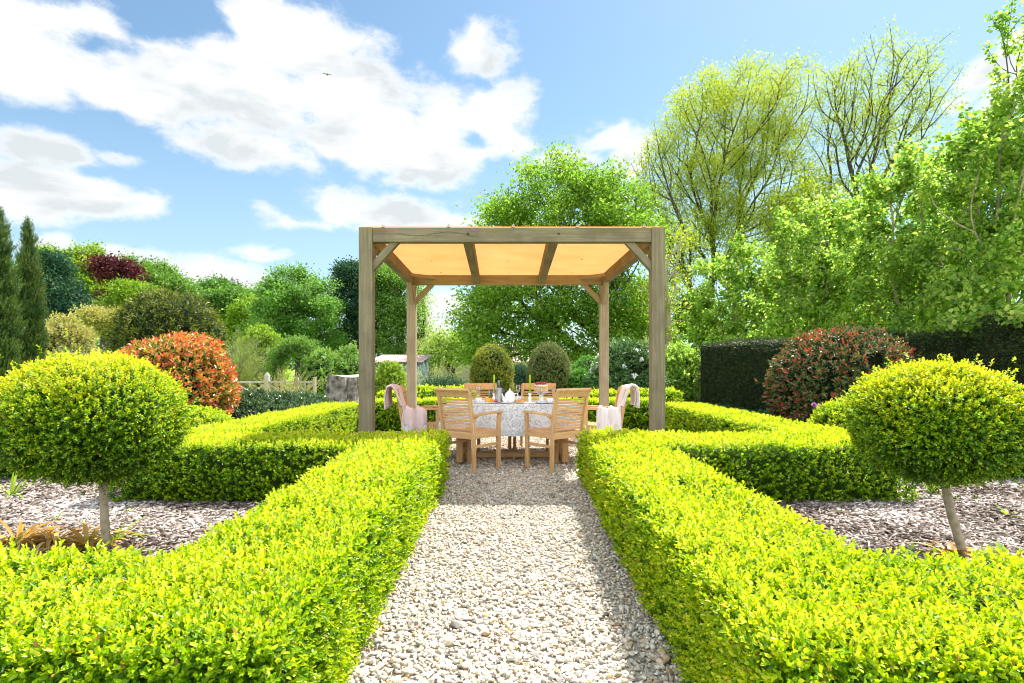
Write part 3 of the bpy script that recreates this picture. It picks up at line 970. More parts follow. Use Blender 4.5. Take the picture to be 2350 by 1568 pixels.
def make_chair():
    root = thing('armchair', 'x', 'chair')
    T = M['teak']
    W = .51; hw = W / 2 - .02
    sh = .435
    # rear uprights lean back and roll over at the top
    def up_pt(z):
        if z < sh: return -.21
        t = (z - sh) / .49
        return -.21 - .085 * t - .055 * max(0, t - .72) ** 1.2
    for s in (-1, 1):
        b = MB()
        zs = [0, .2, .42, .56, .70, .82, .90]
        for a, c in zip(zs[:-1], zs[1:]):
            w0 = .034; h0 = .045
            b.bar((s * hw, up_pt(a), a), (s * hw, up_pt(c), c + .002), w0, h0, up=(0, 1, 0))
        b.build('rear_leg', T, root, bevel=.003)
        b = MB()
        # front leg curves out below the arm
        pts = [(s * hw, .225, 0), (s * hw, .225, .40), (s * (hw + .004), .222, .52), (s * (hw + .014), .224, .642)]
        for a, c in zip(pts[:-1], pts[1:]): b.bar(a, c, .036, .048, up=(0, 1, 0))
        b.build('front_leg', T, root, bevel=.003)
        b = MB()
        ap = [(s * hw, -.25, .632), (s * (hw + .006), -.08, .645), (s * (hw + .014), .10, .655), (s * (hw + .016), .262, .655)]
        ww = [.034, .046, .058, .056]
        for i in range(3): b.bar(ap[i], ap[i + 1], ww[i], .026, w1=ww[i + 1], h1=.026)
        arm = b.build('armrest', T, root, bevel=.004)
        b = MB()
        k = [(s * hw, -.222, .56), (s * hw, -.195, .60), (s * hw, -.14, .634)]
        for i in range(2): b.bar(k[i], k[i + 1], .03, .03, up=(1, 0, 0))
        b.build('arm_bracket', T, arm, bevel=.003)
        b = MB(); b.bar((s * hw, -.19, .405), (s * hw, .205, .405), .028, .06)
        b.build('side_rail', T, root, bevel=.003)
        b = MB(); b.bar((s * (hw - .004), -.19, .285), (s * (hw - .004), .205, .285), .024, .03)
        b.build('stretcher', T, root, bevel=.003)
    b = MB(); b.bar((-hw + .017, .222, .405), (hw - .017, .222, .405), .028, .06)
    b.build('front_rail', T, root, bevel=.003)
    b = MB(); b.bar((-hw + .017, -.212, .405), (hw - .017, -.212, .405), .028, .075)
    b.build('rear_rail', T, root, bevel=.003)
    b = MB()
    for i in range(7):
        y = -.165 + i * .06
        b.bar((-hw - .012, y, sh + .01 - .010 * math.sin(math.pi * i / 6)), (hw + .012, y, sh + .01 - .010 * math.sin(math.pi * i / 6)), .05, .016)
    b.build('seat', T, root, bevel=.003)
    b = MB()
    for i in range(11):
        z = .475 + i * .0335
        b.bar((-hw + .015, up_pt(z) + .004, z), (hw - .015, up_pt(z) + .004, z), .014, .021)
    b.build('backrest', T, root, bevel=.002)
    b = MB()
    prev = None
    zs = [.845, .875, .905, .93]
    off = [0, -.012, -.03, -.055]
    for a in range(3):
        b.bar((0, up_pt(.845) + off[a], zs[a]), (0, up_pt(.845) + off[a + 1], zs[a + 1] + .004), W + .01, .032, up=(0, 1, 0))
    b.build('top_rail', T, root, bevel=.005)
    return root


chair0 = make_chair()
CH = [
    ('teak slatted armchair on the path side of the table, turned to the right', -.482, 6.66, R(-38)),
    ('teak slatted armchair on the path side of the table, turned to the left', .502, 6.66, R(38)),
    ('teak slatted armchair behind the table, next to the grey bottle cooler', at(1121, 0, 8.2).x, 8.2, R(180 + 24)),
    ('teak slatted armchair behind the table, beyond the berry topped cake', at(1226, 0, 8.2).x, 8.2, R(180 - 14)),
    ('teak slatted armchair at the table end with a pink blanket over its left side', -1.16, 7.42, R(-90)),
    ('teak slatted armchair at the table end with a white fringed blanket over its right side', 1.155, 7.42, R(90)),
]
for i, (lb, x, y, rz) in enumerate(CH):
    o = chair0 if i == 0 else copy_tree(chair0)
    o.location = (x, y, .012); o.rotation_euler = (0, 0, rz)
    tag(o, lb, 'chair', 'teak chairs around the dining table')

# ================================================================== table and cloth
TX0, TX1, TY0, TY1, TZ = -.80, .80, 6.90, 7.92, .738
t = thing('dining_table', 'rectangular teak trestle table under the floral cloth', 'table', (0, 7.4, 0))
b = MB(); b.box((0, 0, TZ - .02), (TX1 - TX0 - .01, TY1 - TY0 - .01, .032)); b.build('table_top', M['teak'], t, bevel=.004)
for x in (-.64, .65):
    for y in (-.46, .46):
        b = MB(); b.box((x, y, .366), (.075, .06, .668)); b.build('leg', M['teak'], t, bevel=.004)
    b = MB(); b.box((x, 0, .06), (.07, .855, .07)); b.build('foot_beam', M['teak'], t, bevel=.004)
for y in (-.06, .06):
    b = MB(); b.box((.005, y, .055), (1.215, .035, .05)); b.build('floor_rail', M['teak'], t, bevel=.003)
for x in (-.2, 0, .22):
    b = MB(); b.box((x, 0, .087), (.09, .16, .012)); b.build('rail_tie', M['teak'], t)

# cloth printed with loose grey flowers
m, nt, out = nt_new('toile_cloth')
L = nt.links
a = N(nt, 'ShaderNodeAttribute', attribute_name='gc')


def MM(op, x, y=None, clamp=False):
    n = nt.nodes.new('ShaderNodeMath'); n.operation = op; n.use_clamp = clamp
    for i, v in enumerate((x, y)):
        if v is None: continue
        if isinstance(v, (int, float)): n.inputs[i].default_value = v
        else: L.new(v, n.inputs[i])
    return n.outputs[0]


def flowers(scale, off, nlobe, ringf):
    mp = N(nt, 'ShaderNodeMapping', ins={'Location': off, 'Scale': (scale, scale, 1)})
    L.new(a.outputs['Vector'], mp.inputs[0])
    nd = N(nt, 'ShaderNodeTexNoise', ins={'Scale': 3.0, 'Detail': 3.0})
    L.new(mp.outputs[0], nd.inputs[0])
    ad = N(nt, 'ShaderNodeVectorMath', operation='MULTIPLY_ADD'); ad.inputs[1].default_value = (.22, .22, 0)
    L.new(nd.outputs['Color'], ad.inputs[0]); L.new(mp.outputs[0], ad.inputs[2])
    vo = N(nt, 'ShaderNodeTexVoronoi', voronoi_dimensions='2D', ins={'Scale': 1.0, 'Randomness': .75})
    L.new(ad.outputs[0], vo.inputs['Vector'])
    df = N(nt, 'ShaderNodeVectorMath', operation='SUBTRACT'); L.new(ad.outputs[0], df.inputs[0]); L.new(vo.outputs['Position'], df.inputs[1])
    sx = N(nt, 'ShaderNodeSeparateXYZ'); L.new(df.outputs[0], sx.inputs[0])
    ang = MM('ARCTAN2', sx.outputs[1], sx.outputs[0])
    sc_ = N(nt, 'ShaderNodeSeparateColor'); L.new(vo.outputs['Color'], sc_.inputs[0])
    lob = MM('MULTIPLY', MM('COSINE', MM('ADD', MM('MULTIPLY', ang, nlobe), MM('MULTIPLY', sc_.outputs[0], 6.28))), .1)
    rr_ = MM('SUBTRACT', vo.outputs['Distance'], MM('MULTIPLY', lob, MM('MULTIPLY', vo.outputs['Distance'], 3.0)))
    ring = MM('SINE', MM('MULTIPLY', rr_, ringf))
    line = MM('GREATER_THAN', MM('MULTIPLY', ring, MM('COSINE', MM('MULTIPLY', ang, nlobe * 2.0))), .12)
    disc = MM('LESS_THAN', rr_, .36)
    some = MM('GREATER_THAN', sc_.outputs[1], .12)
    return MM('MULTIPLY', MM('MULTIPLY', line, disc), some), vo.outputs['Distance'], sc_


f1, d1, _ = flowers(5.0, (0, 0, 0), 6.0, 46.0)
f2, d2, _ = flowers(11.0, (3.3, 1.7, 0), 5.0, 40.0)
# leafy sprays between the flowers
mp = N(nt, 'ShaderNodeMapping', ins={'Scale': (16, 16, 1)}); L.new(a.outputs['Vector'], mp.inputs[0])
wv = N(nt, 'ShaderNodeTexWave', wave_type='BANDS', bands_direction='DIAGONAL', ins={'Scale': .6, 'Distortion': 14.0, 'Detail': 3.0, 'Detail Scale': 1.2})
L.new(mp.outputs[0], wv.inputs[0])
spray = MM('MULTIPLY', MM('GREATER_THAN', wv.outputs['Fac'], .74), MM('GREATER_THAN', d1, .40))
lo = N(nt, 'ShaderNodeTexNoise', ins={'Scale': 7.0}); L.new(a.outputs['Vector'], lo.inputs[0])
spray = MM('MULTIPLY', spray, MM('GREATER_THAN', lo.outputs[0], .47))
ink = MM('MAXIMUM', MM('MAXIMUM', f1, MM('MULTIPLY', f2, .6)), MM('MULTIPLY', spray, .7))
ink = MM('MULTIPLY', ink, .66)
mc = N(nt, 'ShaderNodeMix', data_type='RGBA'); L.new(ink, mc.inputs[0]); mc.inputs[6].default_value = (.86, .87, .88, 1); mc.inputs[7].default_value = (.24, .25, .28, 1)
pp = N(nt, 'ShaderNodeBsdfPrincipled', ins={'Roughness': .85, 'Specular IOR Level': .15}); L.new(mc.outputs[2], pp.inputs['Base Color'])
tt = N(nt, 'ShaderNodeBsdfTranslucent'); L.new(mc.outputs[2], tt.inputs[0])
ms = N(nt, 'ShaderNodeMixShader', ins={0: .25}); L.new(pp.outputs[0], ms.inputs[1]); L.new(tt.outputs[0], ms.inputs[2]); L.new(ms.outputs[0], out.inputs[0])
M['cloth'] = m

hx, hy = (TX1 - TX0) / 2 + .006, (TY1 - TY0) / 2 + .006
ox, oy = .57, .385
nx, ny = 150, 110
V, G = [], []
for j in range(ny):
    v = -(hy + oy) + 2 * (hy + oy) * j / (ny - 1)
    for i in range(nx):
        u = -(hx + ox) + 2 * (hx + ox) * i / (nx - 1)
        du, dv = max(0, abs(u) - hx), max(0, abs(v) - hy)
        su, sv = math.copysign(1, u), math.copysign(1, v)
        x, y = max(-hx, min(hx, u)), max(-hy, min(hy, v))
        d = math.hypot(du, dv)
        if d == 0:
            z = 0.0015 * math.sin(u * 9) * math.sin(v * 8)
        else:
            z = -d
            nx_, ny_ = (su * du / d, sv * dv / d)
            s_ = u if dv >= du else v
            fold = .018 * math.sin(s_ * 17 + su) + .012 * math.sin(s_ * 31 + 2)
            out_ = .006 + min(1, d / .3) * (.028 + fold)
            if du > 0 and dv > 0:
                out_ += min(du, dv) * .34
            x += nx_ * out_; y += ny_ * out_
            z += .02 * min(1, d / .1) * 0
        V.append((x, y, max(z, -.715))); G.append((u, v, 0))
fs = [[j * nx + i, j * nx + i + 1, (j + 1) * nx + i + 1, (j + 1) * nx + i] for j in range(ny - 1) for i in range(nx - 1)]
cl = link_mesh('tablecloth', V, [np.array(fs)], M['cloth'], None, gc=G)
cl.location = (0, 7.41, TZ + .004)
tag(cl, 'white tablecloth printed with grey flowers hanging over the dining table', 'tablecloth')
TOP = TZ + .0065

# ================================================================== blankets
M['throw_pink'] = noise_mat('pink_wool', [(.3, (.64, .48, .45)), (.7, (.73, .57, .53))], scale=220, rough=1, spec=.05, bump=.4, dist=.004, trans=.12)
M['throw_white'] = noise_mat('cream_wool', [(.3, (.74, .67, .66)), (.7, (.82, .76, .75))], scale=220, rough=1, spec=.05, bump=.4, dist=.004, trans=.15)
M['fringe'] = noise_mat('white_fringe', [(.3, (.7, .67, .66)), (.7, (.82, .79, .78))], scale=90, rough=1, spec=.05, trans=.15)


def ribbon(path, width_dir, w0, w1, k=14, wr=.01, seed=0.0, taper=None, hem=None):
    """cloth strip along a path of points; width_dir is the way it is wide"""
    pts = [Vector(p) for p in path]
    fine = []
    for i in range(len(pts) - 1):
        for q in range(6): fine.append(pts[i].lerp(pts[i + 1], q / 6))
    fine.append(pts[-1])
    for _ in range(3): fine = [fine[0]] + [(fine[i - 1] + fine[i] * 2 + fine[i + 1]) / 4 for i in range(1, len(fine) - 1)] + [fine[-1]]
    wd = Vector(width_dir).normalized()
    V = []
    n = len(fine)
    for i, p in enumerate(fine):
        tn = (fine[min(i + 1, n - 1)] - fine[max(i - 1, 0)]).normalized()
        nn = tn.cross(wd).normalized()
        w = (w0 + (w1 - w0) * i / (n - 1)) * (taper(i / (n - 1)) if taper else 1)
        for j in range(k + 1):
            s_ = j / k - .5
            q_ = p.copy()
            if hem: q_.z = hem(q_.z, s_ + .5, i < n / 2)
            V.append(q_ + wd * (s_ * w) + nn * (wr * math.sin(s_ * 13 + i * .12 + seed) + wr * .6 * math.sin(s_ * 27 + seed * 2 + i * .05)))
    F_ = [(i * (k + 1) + j, i * (k + 1) + j + 1, (i + 1) * (k + 1) + j + 1, (i + 1) * (k + 1) + j) for i in range(n - 1) for j in range(k)]
    return V, F_, V[-(k + 1):], V[:k + 1]


def fringe_on(edge, ln, root, drop=(0, 0, -1), per=5):
    b = MB()
    d = Vector(drop)
    for i in range(len(edge) - 1):
        for q in range(per):
            p = edge[i].lerp(edge[i + 1], q / per)
            l = ln * random.uniform(.75, 1.15)
            a = Vector((random.uniform(-.2, .2), random.uniform(-.2, .2), 0))
            b.tube([p, p + (d + a * .4) * l * .5, p + (d + a) * l], [.006, .005, .003], 4)
    return b.build('fringe', M['fringe'], root)


def throw(label, mat, cx, s, y0, drop_back, group='blankets over the end chairs'):
    """s=-1: chair whose back is on the left"""
    root = thing('blanket', label, 'blanket', (cx, y0, 0), 0, group)
    def P(dx, y, z): return Vector((s * dx, y - y0, z))
    b = MB()
    # over the top of the chair back: down behind, over the rail, down in front and onto the arm
    yk = y0 - .10
    path = [P(.405, yk, .925 - drop_back), P(.42, yk, .80), P(.415, yk, .90), P(.375, yk, .955), P(.315, yk, .945), P(.272, yk, .86), P(.242, yk, .74), P(.215, yk - .05, .69)]
    V, F_, e1, e0 = ribbon(path, (0, 1, 0), .30, .22, 14, .011, 1.0)
    b.add(V, F_)
    # a second fold lying beside it, rolled at the outer edge
    path = [P(.43, yk - .13, .90 - drop_back), P(.437, yk - .13, .84), P(.41, yk - .14, .945), P(.35, yk - .14, .972), P(.30, yk - .14, .92), P(.262, yk - .14, .80), P(.225, yk - .13, .70)]
    V, F_, e2, _ = ribbon(path, (0, 1, 0), .17, .15, 10, .009, 2.4)
    b.add(V, F_)
    # along and over the near arm, hanging on both sides of it
    ya = y0 - .255
    hang = .21
    path = [P(.06, ya - .052, .655 - hang), P(.06, ya - .046, .60), P(.06, ya - .032, .672), P(.06, ya, .683), P(.06, ya + .034, .672), P(.06, ya + .045, .60), P(.06, ya + .05, .49)]
    zt_ = .66
    def hem(z, u, front):
        if z > zt_ or not front: return z
        uu = u if s < 0 else 1 - u
        return zt_ - (zt_ - z) * (.45 + .75 * abs(math.sin(2.2 * uu + .35)) + .12 * math.sin(uu * 19))
    V, F_, e3, e4 = ribbon(path, (1, 0, 0), .31, .27, 22, .017, .4, hem=hem)
    b.add(V, F_)
    cloth = b.build('throw', mat, root, smooth=True, solid=.012)
    fringe_on(e4, .12, root, per=4)
    fringe_on(e3, .07, root)
    fringe_on(sorted([v for v in e1], key=lambda q: q.y)[::2], .05, root, per=3)
    return root


throw('dusty pink blanket draped over the back and arm of the end chair near the stump', M['throw_pink'], -1.16, -1, 7.42, .24)
throw('cream white fringed blanket draped over the end chair near the rhododendron', M['throw_white'], 1.155, 1, 7.42, .22)

# ================================================================== things on the table
M['china'] = noise_mat('white_china', [(.3, (.78, .78, .78)), (.7, (.82, .82, .82))], scale=5, rough=.18, spec=.5)
M['china_print'] = noise_mat('printed_china', [(.0, (.8, .8, .8)), (.58, (.8, .79, .79)), (.63, (.42, .3, .4)), (.68, (.8, .8, .79)), (.8, (.35, .42, .38))], scale=38, detail=3, rough=.18, spec=.5)
M['glass'] = glass_mat('clear_glass')
M['glass_green'] = glass_mat('green_glass', (.68, .86, .72))
M['wine'] = glass_mat('pale_wine', (.93, .87, .5))
M['candle'] = noise_mat('lime_wax', [(.3, (.36, .44, .01)), (.7, (.42, .5, .015))], scale=10, rough=.45, spec=.3)
M['steel'] = noise_mat('brushed_steel', [(.3, (.36, .36, .37)), (.7, (.46, .46, .47))], scale=30, rough=.35, metal=.6)
M['bottle'] = noise_mat('dark_bottle', [(.3, (.02, .025, .03)), (.7, (.05, .055, .06))], scale=10, rough=.1, spec=.6)
M['foil'] = noise_mat('blue_grey_foil', [(.3, (.2, .27, .36)), (.7, (.34, .42, .52))], scale=30, rough=.35)
M['sponge'] = noise_mat('sponge_cake', [(.3, (.5, .26, .07)), (.55, (.68, .43, .15)), (.75, (.8, .58, .26))], scale=40, rough=.9)
M['cream'] = noise_mat('whipped_cream', [(.3, (.8, .77, .68)), (.7, (.86, .84, .77))], scale=30, rough=.6)
M['berry'] = tone_mat('red_berry', [(0, (.32, .01, .015)), (.6, (.6, .03, .03)), (.85, (.5, .02, .06)), (1, (.06, .02, .08))], rough=.3, spec=.5)
M['pastry'] = noise_mat('baked_pastry', [(.3, (.42, .2, .05)), (.6, (.66, .41, .14)), (.8, (.78, .56, .26))], scale=35, rough=.6)
M['melon'] = noise_mat('orange_slice', [(.3, (.72, .32, .03)), (.7, (.82, .46, .08))], scale=20, rough=.5)
M['linen'] = noise_mat('white_linen', [(.3, (.76, .76, .76)), (.7, (.84, .84, .84))], scale=120, rough=.95)


def pos(px, y):
    y += .1
    return (at(px, 0, y).x, y, TOP)


def candle(px, y, lb):
    t = thing('candlestick', lb, 'candle', pos(px, y), 0, 'candles on the table')
    b = MB(); b.lathe([(.001, 0), (.04, .0), (.042, .006), (.02, .014), (.012, .03), (.022, .05), (.026, .062), (.02, .076), (.011, .088), (.017, .1), (.022, .122), (.013, .124), (.001, .118)], n=20)
    b.build('holder', M['china'], t, smooth=True)
    b = MB(); b.lathe([(.0115, .119), (.0105, .345), (.008, .353), (.001, .355)], n=14)
    c = b.build('candle', M['candle'], t, smooth=True)
    b = MB(); b.tube([(0, 0, .354), (.001, 0, .366)], .0012, 5); b.build('wick', M['iron'], c)


candle(1134, 7.0, 'tall lime green candle beside the grey bottle cooler')
candle(1216, 6.98, 'tall lime green candle beside the white cake stand')


def wineglass(px, y, lb, h=.215, r=.034, fill=.35):
    t = thing('wine_glass', lb, 'wine glass', pos(px, y), 0, 'glasses on the table')
    a = h * .5
    outer = [(.001, 0), (.033, .001), (.031, .003), (.006, .008), (.0042, .02), (.0042, a - .012), (.010, a), (r * .8, a + .03), (r, a + .06), (r * .88, h)]
    inner = [(r * .88 - .0012, h), (r - .0013, a + .06), (r * .8 - .0014, a + .032), (.009, a + .004), (.0005, a + .002)]
    b = MB(); b.lathe(outer + inner, n=24); g = b.build('bowl', M['glass'], t, smooth=True)
    if fill:
        zt = a + .004 + (h - a) * fill
        b = MB(); b.lathe([(.0005, a + .0035), (.008, a + .0055), (r * .8 - .004, a + .034), (min(r - .003, r * .95), zt), (.0005, zt)], n=20)
        b.build('wine', M['wine'], t, smooth=True)


wineglass(1097, 7.02, 'wine glass of pale wine nearest the pink blanket chair')
wineglass(1137, 6.98, 'wine glass of pale wine in front of the first candle', fill=.45)
wineglass(1189, 7.45, 'wine glass between the teapot and the second candle', fill=.1)
wineglass(1240, 6.97, 'wine glass of pale wine in front of the cake', h=.2, fill=.4)
t = thing('tumbler', 'tall green tinted glass tumbler left of the bottle cooler', 'tumbler', pos(1127, 7.12))
b = MB(); b.lathe([(.001, 0), (.03, 0), (.04, .165), (.038, .165), (.0285, .006), (.001, .005)], n=24); b.build('bowl', M['glass_green'], t, smooth=True)

t = thing('bottle_cooler', 'grey cylindrical bottle cooler holding a dark bottle', 'bottle cooler', pos(1145, 7.0))
b = MB(); b.lathe([(.001, 0), (.041, 0), (.041, .18), (.043, .183), (.043, .19), (.037, .19), (.036, .02), (.001, .018)], n=28); b.build('sleeve', M['steel'], t, smooth=False)
t = thing('wine_bottle', 'dark wine bottle with blue grey foil neck in the cooler', 'bottle', (*pos(1145, 7.0)[:2], TOP + .021))
b = MB(); b.lathe([(.001, 0), (.031, 0), (.032, .15), (.026, .178), (.0135, .205), (.0125, .24)], n=20); b.build('body', M['bottle'], t, smooth=True)
b = MB(); b.lathe([(.0133, .2), (.0137, .244), (.015, .246), (.015, .256), (.0125, .259), (.001, .259)], n=18); b.build('foil', M['foil'], t, smooth=True)
t = thing('cafetiere', 'dark coffee pot with looped handle behind the bottle cooler', 'coffee pot', pos(1153, 7.14))
b = MB(); b.lathe([(.001, 0), (.036, 0), (.037, .15), (.03, .165), (.008, .172), (.008, .19), (.001, .192)], n=22); b.build('body', M['bottle'], t, smooth=True)
b = MB(); b.tube([(.035, 0, .14), (.07, 0, .13), (.075, 0, .07), (.037, 0, .035)], .007, 8); b.build('handle', M['bottle'], t, smooth=True)

t = thing('teapot', 'white ribbed china teapot in the middle of the table', 'teapot', pos(1170, 6.99), R(0))
b = MB(); b.lathe([(.001, 0), (.045, 0), (.05, .006), (.063, .04), (.066, .08), (.058, .115), (.042, .135), (.034, .14)], n=48, wob=.022, lobes=12); b.build('body', M['china'], t, smooth=True)
b = MB(); b.lathe([(.037, .139), (.03, .15), (.012, .158), (.006, .163), (.011, .171), (.009, .18), (.001, .183)], n=24); b.build('lid', M['china'], t, smooth=True)
b = MB(); b.tube([(-.055, 0, .05), (-.085, 0, .075), (-.1, 0, .115), (-.112, 0, .13)], [.02, .014, .01, .008], 10); b.build('spout', M['china'], t, smooth=True)
b = MB(); b.tube([(.052, 0, .115), (.09, 0, .122), (.105, 0, .085), (.09, 0, .05), (.058, 0, .04)], .007, 8); b.build('handle', M['china'], t, smooth=True)


def cup(px, y, lb):
    t = thing('teacup', lb, 'teacup', pos(px, y), 0, 'cups on the table')
    b = MB(); b.lathe([(.001, 0), (.035, .002), (.062, .010), (.073, .017), (.072, .019), (.035, .007), (.001, .006)], n=30); b.build('saucer', M['china'], t, smooth=True)
    b = MB(); b.lathe([(.001, .008), (.024, .008), (.026, .014), (.038, .035), (.044, .066), (.042, .066), (.035, .035), (.022, .016), (.001, .015)], n=28)
    c = b.build('cup', M['china_print'], t, smooth=True)
    b = MB(); b.tube([(.041, 0, .056), (.063, 0, .055), (.065, 0, .036), (.037, 0, .03)], .0035, 6); b.build('handle', M['china'], c, smooth=True)


cup(1099, 6.96, 'flower printed teacup on saucer beside the left hand slatted chair')
cup(1160, 6.93, 'flower printed teacup on saucer in front of the teapot')
cup(1190, 7.42, 'flower printed teacup set behind the teapot')
cup(1262, 6.96, 'flower printed teacup on saucer right of the cake stand')


def plate(px, y, lb, r=.1):
    t = thing('plate', lb, 'plate', pos(px, y), 0, 'plates on the table')
    b = MB(); b.lathe([(.001, 0), (r * .6, .001), (r * .68, .006), (r, .013), (r, .015), (r * .66, .009), (.001, .006)], n=36); b.build('dish', M['china'], t, smooth=True)
    return t


p = plate(1127, 6.98, 'white plate holding orange wedges and berries')
for k, (dx, dy, rz) in enumerate(((-.03, 0, .3), (.0, .012, .9))):
    o = thing('fruit_wedge', 'orange fruit wedge standing on the plate with berries', 'fruit', (pos(1127, 6.98)[0] + dx, 7.08 + dy, TOP + .009), rz, 'orange fruit wedges')
    b = MB()
    arc = [(math.cos(q) * .042, math.sin(q) * .052) for q in [math.pi * i / 10 for i in range(11)]]
    V = [(x, -.011, z) for x, z in arc] + [(x, .011, z) for x, z in arc]
    b.add(V, [tuple(range(11)), tuple(reversed(range(11, 22)))] + [(i + 1, i, i + 11, i + 12) for i in range(10)] + [(0, 10, 21, 11)])
    b.build('flesh', M['melon'], o)


def berries(name, lb, cat, c, n, spread, r, group=None, sep=True):
    iv, iff = ico(2)
    for i in range(n):
        a = random.random() * 6.28; q = spread * math.sqrt(random.random())
        rr_ = r * random.uniform(.8, 1.15)
        V = iv * np.array([rr_, rr_, rr_ * 1.1])
        o = link_mesh(name, V, [iff], M['berry'], None, tone=np.full(len(V), random.random()), smooth=True)
        o.location = (c[0] + math.cos(a) * q, c[1] + math.sin(a) * q, c[2] + rr_ + random.uniform(0, r * .8))
        tag(o, lb, cat, group)


x0, y0, z0 = pos(1135, 6.97)
berries('berry', 'red berry on the plate beside the orange wedges', 'berry', (x0 + .005, y0 - .02, z0 + .008), 6, .022, .011, 'berries beside the orange wedges')
plate(1198, 6.99, 'white plate of small baked pastries', .105)
x0, y0, z0 = pos(1198, 6.99)
for dx, dy, rz in ((-.05, .0, .4), (-.005, -.02, -.3), (.04, .01, .8), (.0, .035, .1)):
    o = thing('pastry', 'small golden baked pastry on the plate beside the second candle', 'pastry', (x0 + dx, y0 + dy, z0 + .009), rz, 'pastries on the plate')
    b = MB(); b.lathe([(.001, 0), (.028, .002), (.032, .016), (.022, .03), (.001, .034)], n=14, sx=1.3, sy=.85, wob=.06, lobes=5); b.build('crust', M['pastry'], o, smooth=True)
plate(1243, 6.93, 'white side plate at the foot of the cake stand', .09)

t = thing('cake_stand', 'white pedestal cake stand carrying the sponge cake', 'cake stand', pos(1242, 7.12))
b = MB(); b.lathe([(.001, 0), (.066, 0), (.067, .006), (.04, .022), (.027, .05), (.026, .085), (.036, .108), (.06, .122), (.001, .124)], n=32); b.build('pedestal', M['china'], t, smooth=True)
b = MB(); b.lathe([(.001, .1245), (.105, .127), (.112, .133), (.112, .136), (.1, .1325), (.001, .1305)], n=40); b.build('dish', M['china'], t, smooth=True)
CZ = TOP + .1335
t = thing('cake', 'layered sponge cake with cream filling and berries on top', 'cake', (*pos(1242, 7.12)[:2], CZ))
b = MB(); b.lathe([(.001, 0), (.086, 0), (.09, .012), (.088, .032), (.001, .033)], n=36, wob=.012, lobes=7); b.build('sponge', M['sponge'], t, smooth=True)
b = MB(); b.lathe([(.001, .0325), (.091, .033), (.093, .038), (.088, .043), (.001, .043)], n=36, wob=.03, lobes=9); b.build('filling', M['cream'], t, smooth=True)
b = MB(); b.lathe([(.001, .0425), (.088, .043), (.09, .055), (.086, .076), (.001, .078)], n=36, wob=.012, lobes=6); b.build('sponge', M['sponge'], t, smooth=True)
b = MB(); b.lathe([(.001, .0775), (.082, .078), (.083, .085), (.07, .092), (.001, .094)], n=36, wob=.05, lobes=8); b.build('icing', M['cream'], t, smooth=True)
berries('strawberry', 'red berry piled on top of the sponge cake', 'berry', (*pos(1242, 7.12)[:2], CZ + .088), 34, .074, .013, 'berries on the cake')
t = thing('cake_server', 'silver cake server resting on the rim of the cake stand', 'cake server', (*pos(1262, 7.1)[:2], TOP + .142), R(8))
b = MB(); b.bar((-.045, 0, -.002), (.03, 0, .008), .028, .002, w1=.018); b.build('blade', M['steel'], t)
b = MB(); b.tube([(.03, 0, .008), (.11, 0, .024)], [.004, .007], 8); b.build('handle', M['steel'], t)
for px, y, lb in ((1107, 6.95, 'folded white napkin beside the orange wedges'), (1215, 6.93, 'folded white napkin beside the pastries')):
    b = MB()
    b.box((0, 0, .005), (.15, .08, .008)); b.box((.006, .004, .0125), (.135, .07, .006), .06); b.box((-.01, .0, .018), (.09, .05, .004), -.1)
    o = b.build('napkin', M['linen'], None, bevel=.003); o.location = pos(px, y); o.rotation_euler = (0, 0, .2)
    tag(o, lb, 'napkin', 'napkins on the table')
b = MB(); b.add([(-.05, -.012, 0), (.05, -.012, 0), (.04, .022, .11), (-.04, .022, .11), (-.05, .056, 0), (.05, .056, 0)], [(0, 1, 2, 3), (3, 2, 5, 4)])
o = b.build('place_card', M['linen'], None, solid=.002); o.location = (*pos(1160, 7.3)[:2], TOP + .001)
tag(o, 'folded white card standing behind the coffee pot', 'card')
# ================================================================== shrubs near the beds
def P2(px, Y): return (at(px, 0, Y).x, Y, 0)


def zat(py, Y): return EYE - (py - HZ) / F * Y


def wpx(w, Y): return w / F * Y


# red tipped photinias
shrub('photinia_bush', 'rounded bush with orange and red young leaves behind the straight stemmed topiary', 'shrub', P2(402, 10.2),
      [(.05, .5), (.3, .78), (.7, .93), (1.1, .9), (1.38, .72), (1.56, .46), (1.66, .18), (1.68, .01)], M['photinia_hot'], M['twig_dark'],
      n=2600, per=7, leaf=.085, aspect=.4, size=.13, bump=.06, lump=.5, up=.5, depth=.16, tlo=.0, thi=.62, tvar=.3, ragged=.012, kind='oval')
shrub('photinia_bush', 'dark rounded bush with scattered red leaf tips in front of the tall dark hedge', 'shrub', P2(1932, 11.0),
      [(.05, .95), (.25, 1.08), (.75, 1.17), (1.18, 1.1), (1.5, .9), (1.74, .55), (1.86, .2), (1.88, .01)], M['photinia'], M['twig_dark'],
      n=3600, per=7, leaf=.085, aspect=.42, size=.13, bump=.06, lump=.5, up=.4, depth=.16, tlo=.14, thi=.62, tvar=.22, ragged=.015, kind='oval')
# laurel mound
shrub('laurel_shrub', 'low spreading shrub with glossy dark leaves edged pale, in front of the tree stump', 'shrub', P2(630, 11.6),
      [(.03, 1.15), (.2, 1.2), (.36, 1.0), (.5, .68), (.6, .3), (.63, .01)], M['laurel'], M['twig_dark'],
      n=2600, per=8, leaf=.085, aspect=.36, size=.1, bump=.07, lump=.5, up=.25, sy=.8, depth=.12, tlo=.3, thi=.7, tvar=.25, kind='oval')
